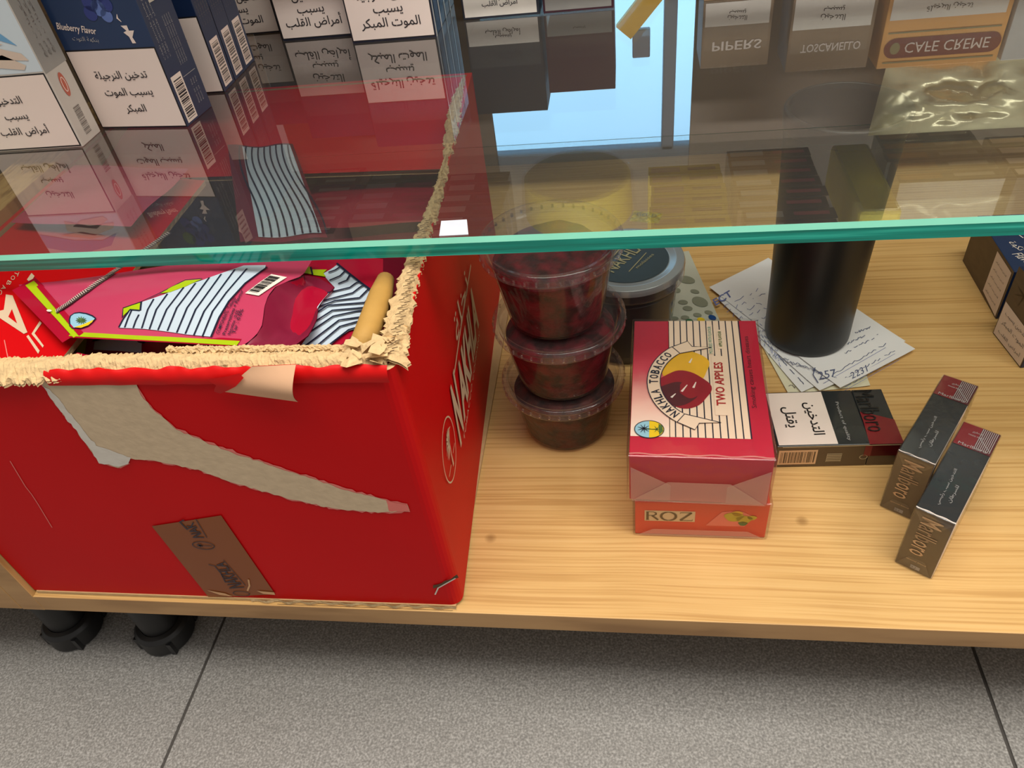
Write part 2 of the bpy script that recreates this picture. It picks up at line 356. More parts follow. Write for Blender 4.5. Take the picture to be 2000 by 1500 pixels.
pm('lid_black', (44, 50, 48), .4, .1, 20, coat=.04); pm('lid_silver', (150, 154, 154), .25, .08, 14, metal=.3, coat=.1); pm('gold_ink', (150, 140, 96), .4); pm('gold_foil', (226, 196, 84), .28, .25, 160, metal=.55, bump=.8); pm('dark_label', (50, 50, 54), .45)
pm('tumbler_black', (16, 20, 22), .38, .1, 200); pm('paper_white', (232, 230, 228), .8, .03, 30); pm('paper_yellow', (222, 216, 186), .8); pm('pen_blue', (104, 114, 166), .6); pm('pen_dark', (84, 92, 124), .6)
pm('packet_pale', (196, 196, 178), .35, .08, 30); pm('packet_oval', (136, 138, 118), .4, .12, 60); pm('blue_dot', (20, 70, 130), .4); pm('green_dot', (40, 110, 60), .4)
pm('box_crimson', (190, 24, 56), .4, .06, 20); pm('box_cream', (240, 214, 188), .45, .03); pm('box_pink_fade', (232, 150, 140), .45, .1, 18); pm('text_red', (170, 26, 30), .5); pm('apple_red', (150, 24, 44), .3, .3, 60); pm('apple_dark', (84, 26, 40), .35, .3, 60); pm('apple_yellow', (232, 178, 40), .4, .2, 70); pm('teal_ink', (96, 160, 140), .5)
pm('roz_orange', (222, 72, 50), .4, .07, 20); pm('roz_pink', (236, 120, 100), .4, .1, 26); pm('roz_plate', (226, 196, 150), .5); pm('roz_ink', (96, 74, 44), .5); pm('fruit_green', (196, 170, 40), .45, .25, 90)
pm('cig_black', (40, 44, 46), .26, .15, 40, coat=.35); pm('cig_brown', (84, 68, 50), .3, .08, 40, coat=.3); pm('cig_red', (122, 22, 32), .3, .1, 30, coat=.3); pm('cig_maroon', (84, 30, 38), .3, .1, 30, coat=.3); pm('cig_letter', (222, 184, 140), .4); pm('silver_ink', (170, 168, 166), .35); pm('cig_dark', (22, 22, 24), .3); pm('cig_gold_line', (206, 190, 150), .35)
pm('blue_pack', (34, 56, 92), .34, .12, 18, coat=.3); pm('blue_deep', (22, 40, 74), .36, .12, 18, coat=.25); pm('blue_side', (52, 62, 86), .4, .1, 30); pm('berry', (52, 64, 128), .3, .3, 50); pm('berry_light', (96, 120, 180), .3, .2, 50); pm('leaf', (78, 110, 62), .4); pm('pack_silver', (196, 190, 180), .32, .05, 20, coat=.2); pm('pack_grey', (150, 148, 142), .4); pm('pack_sky', (206, 220, 226), .4, .06, 14); pm('swoosh_blue', (110, 166, 206), .4); pm('skin_print', (214, 196, 178), .5, .08, 30); pm('logo_red', (186, 96, 76), .5)
pm('kraft_brown', (104, 88, 66), .6, .25, 60, stretch=(1, 1, 3)); pm('cigarillo_brown', (146, 120, 92), .5); pm('cigarillo_tan', (236, 172, 92), .45, .1, 20); pm('cigarillo_oval', (120, 34, 24), .45); pm('maroon_pack', (70, 30, 44), .4); pm('dark_pack', (40, 44, 56), .4); pm('pale_label', (248, 240, 228), .5)
pm('foil_gold', (250, 232, 190), .22, .2, 14, metal=.3, bump=.6); pm('foot_black', (26, 25, 25), .45); pm('grey_pack', (206, 203, 198), .4); pm('pink_pack', (206, 120, 116), .4); pm('brown_pack', (176, 146, 112), .4); pm('tub_yellow', (250, 226, 60), .4, .15, 30); pm('tag_white', (222, 228, 242), .6)
pm('strap_yellow', (236, 186, 60), .5); pm('switch_grey', (120, 124, 136), .5)
# ------------------------------------------------------------------ the setting
FZ = -.1126
b = MB()
xs = [-2.4253, -1.8253, -1.2253, -.6253, -.0253, .5747, 1.1747, 1.7747, 2.3747]; ys = [-1.5, -.9, -.3, .3, .9, 1.5, 2.1]
b.box(xs[0], xs[-1], ys[0] - .5, ys[-1], FZ - .02, FZ - .0012, 'grout')
for i in range(len(xs) - 1):
    for j in range(len(ys) - 1): b.box(xs[i] + .0013, xs[i + 1] - .0013, ys[j] + .0013, ys[j + 1] - .0013, FZ - .004, FZ, 'floor_tile')
struct(b.build('floor'))
b = MB(); YW = 1.6; wx0, wx1, wz0, wz1 = -.1, .492, .35, .93
b.box(-2.42, wx0, YW, YW + .1, FZ, 2.3, 'wall_paint'); b.box(wx1, 2.37, YW, YW + .1, FZ, 2.3, 'wall_paint'); b.box(wx0, wx1, YW, YW + .1, FZ, wz0, 'wall_paint'); b.box(wx0, wx1, YW, YW + .1, wz1, 2.3, 'wall_paint')
struct(b.build('wall_back'))
b = MB()
for x0, x1, m in ((wx0, wx0 + .012, 'frame_grey'), (.406, .436, 'frame_grey'), (.478, wx1, 'white_frame')): b.box(x0, x1, YW - .01, YW + .05, wz0, wz1, m, bevel=.003)
b.box(wx0, wx1, YW - .01, YW + .05, wz0 - .02, wz0 + .01, 'frame_grey'); b.box(wx0, wx1, YW - .01, YW + .05, wz1 - .01, wz1 + .02, 'frame_grey')
win = struct(b.build('window_1'))
b = MB(); b.box(wx0 + .012, .406, YW + .02, YW + .026, wz0, wz1, 'daylight_pane'); b.box(.436, .478, YW + .02, YW + .026, wz0, wz1, 'daylight_pane'); b.build('pane', win)
# ------------------------------------------------------------------ cabinets
DEP = .64; RX = 1.05
def foot(parent, x, y):
    b = MB(); b.lathe([(.0, FZ + .0005), (.021, FZ + .0005), (.0225, FZ + .003), (.0225, FZ + .018), (.02, FZ + .021), (.016, FZ + .022)], 'foot_black', 40, (x, y, 0)); o = b.build('foot', parent, smooth=True)
    b = MB(); b.lathe([(.0155, FZ + .02), (.0155, FZ + .06), (.0175, FZ + .062), (.0175, FZ + .07), (.02, FZ + .09), (.024, -.0185)], 'foot_black', 36, (x, y, 0)); b.build('stem', o, smooth=True)
    for k in range(4):
        b = MB(); a = k * math.pi / 2 - .9; c = V((x + .0222 * math.cos(a), y + .0222 * math.sin(a), 0)); b.box(c.x - .002, c.x + .002, c.y - .002, c.y + .002, FZ + .001, FZ + .016, 'cig_dark'); b.build('slot', o)
cab = thing('display_cabinet', 'light oak cabinet with grooved base board carrying the red carton and small packs', 'cabinet', (0, 0, 0))
b = MB(); b.box(-.112, RX, 0, DEP, -.018, 0, 'oak', dict(front='oak_edge'), bevel=.0006); b.build('base_board', cab)
b = MB(); b.box(-.131, -.112, 0, DEP, -.0185, .222, 'oak_side', dict(front='oak_edge'), bevel=.0006); b.build('side_panel', cab)
b = MB(); b.box(RX, RX + .019, 0, DEP, -.018, .80, 'oak_side', bevel=.0006); b.build('side_panel', cab)
b = MB(); b.box(-.112, RX, DEP, DEP + .008, -.018, .222, 'panel_grey'); b.build('back_panel', cab)
for x0, x1 in ((-.112, .158), (.398, RX)): b = MB(); b.box(x0, x1, DEP, DEP + .008, .2225, .80, 'panel_grey'); b.build('back_panel', cab)
b = MB(); b.box(-.131, RX + .019, .13, DEP + .008, .80, .819, 'oak', dict(front='oak_edge')); b.build('added_shade_panel', cab)  # unseen canopy added to keep lamp light off the back of the board
b = MB(); b.box(-.745, RX, .42, .436, FZ + .001, -.019, 'oak_side'); b.build('added_shade_board', cab)  # hidden board added to darken the floor under the cabinets
foot(cab, -.069, .036); foot(cab, RX - .05, .036)
nb = thing('neighbouring_cabinet', 'oak cabinet cut off by the left picture edge, its side panel against the carton cabinet', 'cabinet', (0, 0, 0))
b = MB(); b.box(-.1503, -.1313, 0, DEP, -.018, .222, 'oak_side', dict(front='oak_edge'), bevel=.0006); b.build('side_panel', nb)
b = MB(); b.box(-.75, -.1503, 0, DEP, -.018, 0, 'oak', dict(front='oak_edge'), bevel=.0006); b.build('base_board', nb)
b = MB(); b.box(-.75, -.1325, DEP, DEP + .008, -.018, .80, 'panel_grey'); b.build('back_panel', nb)
b = MB(); b.box(-.77, -.1315, .13, DEP + .008, .80, .819, 'oak', dict(front='oak_edge')); b.build('added_shade_panel', nb)  # same added canopy continued to the left, out of view
b = MB(); b.box(-.77, -.7505, 0, DEP, -.018, .80, 'oak_side'); b.build('side_panel', nb)
foot(nb, -.156, .036)
def glass(name, y0, y1, z, label):
    b = MB(); c = .0024; x0, x1, t = -.745, RX - .001, .01
    b.face([(x0, y0 + c, z + t), (x1, y0 + c, z + t), (x1, y1, z + t), (x0, y1, z + t)], 'shelf_glass')
    b.face([(x0, y0, z), (x0, y1, z), (x1, y1, z), (x1, y0, z)], 'glass_underside')
    b.face([(x0, y0, z), (x1, y0, z), (x1, y0, z + t - c), (x0, y0, z + t - c)], 'glass_edge')
    b.face([(x0, y0, z + t - c), (x1, y0, z + t - c), (x1, y0 + c, z + t), (x0, y0 + c, z + t)], 'glass_chamfer')
    b.face([(x0, y1, z), (x0, y1, z + t), (x1, y1, z + t), (x1, y1, z)], 'glass_underside'); b.face([(x0, y1 - .0012, z - .0003), (x0, y1, z - .0003), (x1, y1, z - .0003), (x1, y1 - .0012, z - .0003)], 'glass_chamfer')
    b.face([(x0, y0, z), (x0, y0 + c, z + t), (x0, y1, z + t), (x0, y1, z)], 'glass_edge'); b.face([(x1, y0, z), (x1, y1, z), (x1, y1, z + t), (x1, y0 + c, z + t)], 'glass_edge')
    return tag(b.build(name), label, 'shelf')
GZ = .235; UZ = .406
glass('glass_shelf', .0875, .60, .225, 'thick clear glass shelf with green front edge over the red carton')
glass('glass_shelf', .36, .56, UZ, 'upper glass shelf seen only mirrored in the lower glass')
# ------------------------------------------------------------------ red carton
HB = .214
crt = thing('cardboard_carton', 'big torn open red cardboard carton full of pouches at the left', 'carton', (.05, .19, 0))
def offs(p, q, d): n = V((q[1] - p[1], -(q[0] - p[0]), 0)).normalized(); return n * d
def carton_path(inset):
    RF = (.2105 - inset, .004 + inset); RB = (.193 - inset, .385 - inset); LB = (-.111 + inset, .385 - inset); LF = (-.111 + inset, .004 + inset)
    pts = [LF]; r = max(.0035, .0075 - inset)
    for k in range(6): a = -math.pi / 2 + (math.pi / 2 + .046) * k / 5; pts.append((RF[0] - r + r * math.cos(a), RF[1] + r + r * math.sin(a)))
    return pts + [RB, LB, LF]
b = MB(); po = carton_path(0); pi_ = carton_path(.004); nzv = 14
def wall(p, m, flip):
    for (x0, y0), (x1, y1) in zip(p, p[1:]):
        seg = max(1, int(math.hypot(x1 - x0, y1 - y0) / .02))
        def fn(u, v, x0=x0, y0=y0, x1=x1, y1=y1): return V((x0 + (x1 - x0) * u, y0 + (y1 - y0) * u, .003 + (HB - .003) * v))
        b.grid(fn, seg, nzv, m, flip)
wall(po, 'carton_red', False); wall(pi_, 'carton_kraft', True)
for (a, c, d, e) in zip(po, po[1:], pi_, pi_[1:]): b.face([(a[0], a[1], HB), (c[0], c[1], HB), (e[0], e[1], HB), (d[0], d[1], HB)], 'kraft_torn' if a[1] < .3 and c[1] < .3 else 'carton_red')
b.face([(-.109, .007, .0035), (.207, .007, .0035), (.19, .38, .0035), (-.109, .38, .0035)], 'carton_kraft')
FR = Frame((0, .0038, 0), (1, 0, 0), (0, 0, 1))
def fpx(pts, F=FR): return [F.px(*p) for p in pts]
def jag(pts, amp, step, seed):
    r = random.Random(seed); out = []
    for p, q in zip(pts, pts[1:] + pts[:1]):
        L = math.hypot(q[0] - p[0], q[1] - p[1]); n = max(1, int(L / step))
        for k in range(n): t = k / n; out.append((p[0] + (q[0] - p[0]) * t + r.uniform(-amp, amp), p[1] + (q[1] - p[1]) * t + r.uniform(-amp, amp)))
    return out
# torn patch on the front: pale rim, fibrous strip
strip = [(80, 745), (262, 738), (276, 770), (300, 800), (345, 838), (400, 862), (480, 892), (580, 925), (680, 957), (755, 977), (797, 986), (800, 997), (740, 1000), (650, 992), (560, 972), (450, 940), (380, 915), (300, 898), (240, 893), (250, 905), (232, 912), (195, 903), (150, 840), (110, 790)]
b.poly(FR, fpx(jag([(p[0] + (2 if i > 10 else -1), p[1] + (2 if 10 < i else -3 if i > 1 else 0)) for i, p in enumerate(strip)], 2.2, 9, 1)), 'crack_pale', .0002)
b.poly(FR, fpx(jag(strip, 1.6, 8, 2)), 'kraft_grey', .0004)
b.poly(FR, fpx(jag([(82, 750), (105, 765), (140, 810), (190, 870), (240, 885), (256, 893), (250, 903), (232, 911), (195, 902), (150, 840), (110, 790)], 1.6, 8, 3)), 'paper_torn_pale', .0006)
b.poly(FR, fpx(jag([(755, 977), (797, 986), (800, 997), (760, 998)], 1, 6, 4)), 'crack_pale', .00045)
b.line(FR, fpx([(20, 900), (35, 925), (50, 950), (62, 965), (75, 985), (90, 1010), (102, 1030)]), .0006, 'crack_pale')
# crushed corner and side print
b.poly(FR, fpx(jag([(846, 1141), (870, 1134), (893, 1122), (896, 1127), (872, 1139), (856, 1147), (848, 1147)], 2, 7, 5)), 'flute_dark', .0004)
b.line(FR, fpx([(850, 1160), (856, 1147), (872, 1138), (890, 1128)]), .0009, 'paper_torn_pale', .0006)
sd = V((.193 - .2105, .381, 0)).normalized()
SR = Frame(V((.2116, .004, 0)), sd, (0, 0, 1))
def spx(*pts): return [SR.px(*p) for p in pts]
ecx, ecy = .0525, .1; b.ring(SR, ecx, ecy, .0205, .0215, .0011, 'print_cream', .0004)
for k in range(9):
    a = math.radians(40 + k * 22); L = .0125; b.line(SR, [(ecx + .004, ecy + .003), (ecx + .004 + .6 * L * math.cos(a), ecy + .003 + .75 * L * math.sin(a)), (ecx + .004 + L * math.cos(a), ecy + .0015 + .7 * L * math.sin(a))], [.0022, .0018, .0003], 'print_cream', .0004)
b.line(SR, [(ecx + .004, ecy + .003), (ecx + .002, ecy - .006), (ecx + .001, ecy - .016)], [.0018, .0016, .003], 'print_cream', .0004)
b.line(SR, [(ecx - .014, ecy - .01), (ecx - .004, ecy - .01)], .0008, 'print_cream', .0004); b.line(SR, [(ecx + .006, ecy - .01), (ecx + .015, ecy - .01)], .0008, 'print_cream', .0004)
b.text(SR, 'N', .093, .0965, .026, .05, 'print_cream', .0004, .04, .35); b.text(SR, 'AKHLA', .159, .0925, .112, .04, 'print_cream', .0004, .035, .3)
b.line(SR, [(.104, .118), (.14, .121), (.225, .124)], .0022, 'print_cream', .0004); b.text(SR, '\u0646\u062e\u0644\u0629', .165, .131, .07, .02, 'print_cream', .0004)
b.text(SR, 'TOBACCO COMPANY', .152, .067, .12, .004, 'print_cream', .0004)
b.build('carton_body', crt, (.05, .19, 0))
# torn front lip: ragged kraft ply along the top, red lip below it on the right
def ribbon(name, ctr, wid, m, n, seed, hgt=.003, amp=.0025, drop=.006, side=(0, -1)):
    b = MB(); r = random.Random(seed); K = 8
    jit = [[r.gauss(0, 1) for _ in range(K + 1)] for _ in range(n + 1)]
    def fn(u, v):
        i, k = int(round(u * n)), int(round(v * K)); c = V(ctr(u)); s2 = V((side[0], side[1], 0)); wd = wid(u)
        e = (abs(v - .5) * 2) ** 2
        p = c + s2 * (v - .5) * wd + V((0, 0, hgt * (1 - e) - drop * max(0, v - .55) ** 1.0 * 1.6))
        a = amp * (.35 + .65 * e); p += s2 * (jit[i][k] * a * .6 + nz(u * 40, v * 3, seed) * a * 1.3); p.z += jit[i][(k + 3) % K] * a * .35 + nz(u * 60, v * 5, seed + 9) * a * .6
        return p
    b.grid(fn, n, K, m); b.grid(lambda u, v: fn(u, v) - V((0, 0, .0015)), n, K, m, True)
    return b
b = ribbon('torn_front_lip', lambda u: (-.110 + .316 * u, .0085 + .0035 * min(1, max(0, (u - .4) * 12)) - .001 * u, .2165), lambda u: .0165 - .0035 * min(1, max(0, (u - .4) * 12)), 'kraft_torn', 300, 3, .0022, .0012, .006)
b.build('torn_front_lip', crt, (.05, .19, 0))
b = ribbon('torn_inner_ply', lambda u: (.085 + .112 * u, .0185 - .001 * u, .2185), lambda u: .0035 + .0012 * nz(u * 9, 2), 'kraft_torn', 120, 8, .0012, .001, .001); b.build('torn_inner_ply', crt, (.05, .19, 0))
b = MB()   # strip of red face paper folded over the lip
def lipf(u, v):
    x = .02 + .187 * u; jit = .0012 * nz(x * 160, v, 4)
    y = .0058 - .0032 * math.sin(v * 1.57) - .0008 * math.sin(v * 3.14); z = .2168 - .0088 * v ** 1.5 + jit * (1 - v)
    return V((x, y + (.0004 + .0016 * (1 - v)) * nz(x * 90, 7), z))
b.grid(lipf, 120, 8, 'fold_red', True); b.build('folded_lip_paper', crt, (.05, .19, 0), smooth=True)
b = ribbon('torn_side_edge', lambda u: (.2075 - .0175 * u - .002 * math.sin(u * 9), .008 + .36 * u, .2165), lambda u: max(.0015, .013 * (1 - u * 1.6) + .002) if u < .58 else .0015 + .0085 * math.sin(min(1, (u - .58) / .4) * math.pi), 'kraft_torn', 200, 5, .002, .0013, .004, (1, -.05))
FT = Frame((0, 0, .2185), (1, 0, 0), (0, 1, 0))
for k in range(60):   # open flutes of the corrugated ply
    y = .012 + k * .0021; b.line(FT, [(.2085 - .0175 * y / .36 + .0018 * math.sin(k * 2.1) - .0012, y), (.2085 - .0175 * y / .36 + .0018 * math.sin(k * 2.1) + .0015, y + .0012)], .0007, 'flute_dark', .0012 + .0004 * math.sin(k))
b.build('torn_side_edge', crt, (.05, .19, 0))
b = MB(); pts = [V((.187, .021, .2125)), V((.1885, .035, .2135)), V((.189, .05, .2145)), V((.188, .068, .2135)), V((.1865, .085, .212))]
b.tube(pts, [.0062, .0068, .0068, .0066, .005], 'kraft_roll', 16); b.build('rolled_flap', crt, (.05, .19, 0), smooth=True)
b = MB(); r = random.Random(11)   # crumpled torn corner
for k in range(16):
    c = V((.2 + r.uniform(-.014, .008), .012 + r.uniform(-.007, .012), .2185 + r.uniform(-.001, .003))); a = r.uniform(0, 6.3); s_ = r.uniform(.003, .0065)
    q = [c + V((math.cos(a + t) * s_ * r.uniform(.5, 1.2), math.sin(a + t) * s_ * r.uniform(.5, 1.2), r.uniform(-.0025, .0025))) for t in (0, 1.1, 2.3, 3.4, 4.6, 5.5)]
    b.face(q[:4], 'kraft_torn'); b.face([q[3], q[4], q[5], q[0]], 'kraft_torn')
for px, z in (((738, 712), .2), ((748, 705), .205), ((795, 665), .207)):
    p = onz(px[0], px[1], z) ; b.face([p, p + V((.004, 0, .009)), p + V((-.004, .002, .01)), p + V((-.003, 0, .004))], 'kraft_torn')
b.build('torn_corner', crt, (.05, .19, 0))
# curled peel of face paper hanging over the front
b = MB(); CU1 = Surf(onz(428, 764, .203), onz(582, 785, .199), onz(578, 712, .2215), onz(492, 716, .2215), lambda u, v: .006 * math.sin(math.pi * v) * (.4 + .6 * u))
b.grid(lambda u, v: CU1.at(u, v), 16, 14, 'curl_kraft'); b.grid(lambda u, v: CU1.at(u, v, -.0004), 16, 14, 'fold_red', True)
b.poly(CU1, [CU1.px(*p) for p in [(407, 738), (470, 726), (478, 735), (462, 752), (432, 766), (420, 762), (424, 750)]], 'fold_red', .0012, 1)
b.build('peeled_paper_curl', crt, (.05, .19, 0), smooth=True)
b = MB()   # packing tape strip
T = Frame((0, .0036, 0), (1, 0, 0), (0, 0, 1)); tp = fpx([(297, 1027), (432, 1006), (538, 1160), (408, 1166)], T); b.poly(T, tp, 'tape_brown', .0003)
def tq(pts): return fpx(pts, T)
b.text(T, 'NAK', 0, 0, 1, 1, 'tape_ink', .0007, .015, .15, flat=tq([(400, 1049), (377, 1017), (364, 1025), (378, 1050)]))
b.line(T, tq([(405, 1049), (383, 1012)]), .0005, 'tape_ink', .0007); b.line(T, tq([(367, 1033), (352, 1018), (360, 1014)]), .0012, 'tape_ink', .0007)
c = [T.px(*p) for p in [(377, 1063), (419, 1066), (398, 1074), (398, 1053)]]
pts = [(c[2][0] + 0, c[2][1])] ; cx = sum(p[0] for p in c) / 4; cy = sum(p[1] for p in c) / 4; b.ring(T, cx, cy, .0074, .0042, .0006, 'tape_ink', .0007, 30)
for k in range(7): a = k * .9; b.line(T, [(cx - .0025, cy), (cx - .0025 + .0022 * math.cos(a), cy + .002 * math.sin(a))], .0007, 'tape_ink', .0007)
b.line(T, [(cx - .002, cy), (cx + .006, cy - .0004)], .0005, 'tape_ink', .0007)
b.text(T, 'NAKHLA', 0, 0, 1, 1, 'tape_ink', .0007, .015, .1, flat=tq([(478, 1146), (438, 1096), (421, 1099), (449, 1149)]))
b.line(T, tq([(480, 1142), (437, 1092)]), .0005, 'tape_ink', .0007); b.line(T, tq([(441, 1136), (432, 1118), (420, 1104), (408, 1101)]), .0008, 'tape_ink', .0007)
b.ring(T, *T.px(472, 1158), .006, .003, .0006, 'tape_ink', .0007, 24)
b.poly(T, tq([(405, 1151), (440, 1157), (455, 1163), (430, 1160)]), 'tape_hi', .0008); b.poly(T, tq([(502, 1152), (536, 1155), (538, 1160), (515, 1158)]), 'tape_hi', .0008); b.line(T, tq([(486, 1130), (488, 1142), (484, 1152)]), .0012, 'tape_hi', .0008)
b.build('packing_tape', crt, (.05, .19, 0))
b = MB(); b.grid(lambda u, v: V((.06 + .147 * u, .0018 + .0012 * nz(u * 12, 2) + .0007 * math.sin(u * 60), .0012 + .003 * v)), 60, 1, 'kraft_torn'); b.box(-.109, .2065, .003, .38, .0004, .003, 'carton_kraft')
b.line(Frame((0, .0012, 0), (1, 0, 0), (0, 0, 1)), [(.08 + .125 * k / 20, .0024 + .0006 * nz(k)) for k in range(21)], .0006, 'flute_dark', .0012)
b.build('bottom_flap', crt, (.05, .19, 0))
b = MB()   # left flap folded in, printed side up
FA, FB, FC, FD = V((-.106, .0225, .2115)), V((.003, .0225, .199)), V((-.002, .25, .196)), V((-.106, .25, .2115))
FL = Surf(FA, FB, FC, FD); b.grid(lambda u, v: FL.at(u, v), 6, 6, 'carton_red'); b.grid(lambda u, v: FL.at(u, v, -.004), 6, 6, 'carton_kraft', True)
b.grid(lambda u, v: FB.lerp(FC, u) - FL.N * .004 * v, 6, 1, 'kraft_torn', True)
BF = Surf(V((-.105, .26, .196)), V((.186, .26, .19)), V((.189, .380, .213)), V((-.107, .380, .213)))
bb = MB(); bb.grid(lambda u, v: BF.at(u, v), 6, 6, 'carton_red'); bb.grid(lambda u, v: BF.at(u, v, -.004), 6, 6, 'carton_kraft', True); bb.build('back_flap', crt, (.05, .19, 0))
def lq(pts): return [FL.px(*p) for p in pts]
b.poly(FL, lq([(12, 576), (25, 578), (54, 650), (47, 653), (0, 622), (0, 608), (8, 606)]), 'print_cream', .0004); b.poly(FL, lq([(24, 605), (34, 633), (17, 620)]), 'carton_red', .0006)
b.poly(FL, lq([(53, 547), (62, 534), (68, 540), (60, 553)]), 'print_cream', .0004)
for ch, x, y in (('T', 32, 536), ('O', 25, 544), ('B', 17, 554), ('A', 7, 563), ('C', 0, 572)):
    b.text(FL, ch, 0, 0, 1, 1, 'print_cream', .0004, 0, 0, flat=lq([(x - 1, y - 6), (x - 5, y + 2), (x + 3, y + 5), (x + 6, y - 3)]))
b.poly(FL, lq([(52, 658), (56, 655), (78, 686), (75, 692)]), 'print_cream', .0004); b.poly(FL, lq([(78, 628), (82, 632), (68, 652), (86, 676), (84, 680), (62, 653)]), 'print_cream', .0004)
b.line(FL, lq([(9, 665), (14, 690), (20, 716)]), .0005, 'crack_pale', .0004)
b.build('folded_flap', crt, (.05, .19, 0))
# ------------------------------------------------------------------ pouches in the carton
def film(b, S, nu, nv, m, th=.006, under='pouch_crimson'):
    b.grid(lambda u, v: S.at(u, v), nu, nv, m)
    b.grid(lambda u, v: S.at(u, v, -th * math.sin(math.pi * u) ** .5 * math.sin(math.pi * v) ** .5 if 0 < u < 1 and 0 < v < 1 else 0), nu, nv, under, True)
S1 = Surf(onz(140, 655, .2075), onz(492, 676, .2145), onz(590, 500, .215), onz(36, 556, .2135), lambda u, v: .007 * math.sin(math.pi * min(1, max(0, u))) * math.sin(math.pi * min(1, max(0, v * .9))) - .0015 * math.sin(u * 7) * v)
def sq(S, pts): return [S.px(*p) for p in pts]
def z5(pts): return [(x / 3, 460 + y / 3) for x, y in pts]
def z2(pts): return [(400 + x / 5.263, 500 + y / 5.263) for x, y in pts]
t = thing('tobacco_pouch', 'pink open pouch with zip, palm drop emblem and barcode on top in the red carton', 'pouch', S1.at(.5, .5))
lip = [z2([p])[0] for p in [(1005, 203), (860, 255), (720, 320), (650, 410), (612, 520), (598, 640), (585, 720), (530, 810), (440, 890), (372, 930)]]
LUV = sorted([S1.px(*p) for p in lip], key=lambda q: q[1])
def umax(v):
    if v <= LUV[0][1]: return LUV[0][0]
    for p, q in zip(LUV, LUV[1:]):
        if p[1] <= v <= q[1]: return p[0] + (q[0] - p[0]) * (v - p[1]) / max(1e-6, q[1] - p[1])
    return LUV[-1][0]
class Cut:
    def at(s, u, v, off=0): return S1.at(u * umax(v), v, off)
O = S1.at(.5, .5); b = MB(); film(b, Cut(), 28, 24, 'pouch_pink', .004)
def band(S, pts_a, m, wid, off): b.line(S, pts_a, wid, m, off)
b.line(S1, [(k / 30 * .93, .02) for k in range(31)], .006, 'pouch_crimson', .0003); b.line(S1, [(k / 30 * .93, .012) for k in range(31)], .0035, 'lime', .0006)
b.line(S1, [(.02, k / 20) for k in range(21)], .015, 'pouch_crimson', .0003); b.line(S1, [(.042, k / 20) for k in range(21)], .0055, 'lime', .0006); b.line(S1, [(.066, k / 20) for k in range(21)], .003, 'pouch_crimson', .0006)
gp = z5([(700, 545), (725, 500), (765, 440), (825, 445), (832, 395), (900, 372), (960, 352), (1080, 305), (1200, 262), (1330, 215), (1430, 180), (1560, 178), (1555, 195), (1500, 240), (1440, 285), (1370, 355), (1330, 410), (1285, 490), (1240, 598), (1100, 585), (985, 568), (850, 552)])
b.poly(S1, sq(S1, gp), 'stripe_pale', .0006, 3)
for ln in ([(735, 545), (755, 490), (775, 445)], [(785, 548), (800, 505), (818, 470)], [(835, 550), (870, 440), (905, 378)], [(880, 555), (920, 440), (985, 348)], [(930, 560), (980, 440), (1080, 310)], [(985, 565), (1040, 430), (1150, 285)], [(1040, 575), (1100, 430), (1230, 252)], [(1090, 582), (1150, 440), (1300, 232)], [(1140, 590), (1200, 450), (1380, 205)], [(1190, 598), (1250, 450), (1330, 340), (1450, 200)], [(1240, 600), (1288, 485), (1345, 390), (1440, 285), (1520, 225), (1570, 190)], [(700, 545), (725, 498), (766, 440), (825, 445)], [(832, 395), (826, 447)]):
    p = z5(ln); q = []
    for a, c in zip(p, p[1:]): q += [(a[0] + (c[0] - a[0]) * k / 5, a[1] + (c[1] - a[1]) * k / 5) for k in range(5)]
    b.line(S1, sq(S1, q + [p[-1]]), .0011, 'navy_ink', .0009)
b.poly(S1, sq(S1, z5([(722, 480), (726, 432), (830, 396), (824, 444), (768, 438)])), 'lime', .0008, 1); b.poly(S1, sq(S1, z5([(940, 345), (1090, 270), (1185, 262), (1090, 305), (1000, 338)])), 'lime', .0008, 1)
b.line(S1, sq(S1, z5([(722, 490), (726, 432), (830, 396), (940, 345), (1090, 268), (1190, 260)])), .0007, 'navy_ink', .001)
em = z5([(412, 500), (418, 478), (440, 462), (470, 458), (510, 464), (545, 477), (566, 492), (545, 515), (520, 535), (480, 548), (430, 550), (415, 535)])
b.poly(S1, sq(S1, em), 'sky_print', .0008, 1); b.line(S1, sq(S1, em + em[:1]), .0008, 'navy_ink', .001); b.poly(S1, sq(S1, z5([(440, 545), (500, 525), (560, 498), (530, 530), (480, 548)])), 'yellow', .001)
ec = (482, 505)
for k in range(12):
    a = k * math.pi / 6; b.line(S1, sq(S1, z5([ec, (ec[0] + 32 * math.cos(a), ec[1] + 22 * math.sin(a))])), [.0012, .0003], 'palm_green', .0012)
for i, (tx, la) in enumerate((('COMPONENTS : Tobacco', ((1288, 585), (1388, 372), (1368, 368), (1268, 580))), ('Preservatives + Flavour', ((1325, 588), (1432, 330), (1414, 322), (1306, 586))), ('Nicotine : 0.5%', ((1356, 586), (1408, 448), (1390, 440), (1336, 586))), ('Tar : 0.0%', ((1382, 582), (1432, 440), (1412, 436), (1362, 580))))):
    b.text(S1, tx, 0, 0, 1, 1, 'navy_ink', .001, .01, flat=sq(S1, z5(la)))
bc = z2([(420, 395), (560, 420), (850, 230), (690, 198)]); b.poly(S1, sq(S1, bc), 'white_print', .0009, 1)
r = random.Random(3); k = .1
while k < .92:
    w_ = r.choice((.012, .02, .035)); A = V(bc[0]).lerp(V(bc[3]), k); B = V(bc[1]).lerp(V(bc[2]), k); A2 = V(bc[0]).lerp(V(bc[3]), k + w_); B2 = V(bc[1]).lerp(V(bc[2]), k + w_)
    b.poly(S1, sq(S1, [A.lerp(B, .05), A.lerp(B, .72), A2.lerp(B2, .72), A2.lerp(B2, .05)]), 'black_ink', .0012); k += w_ + r.choice((.014, .022, .03))
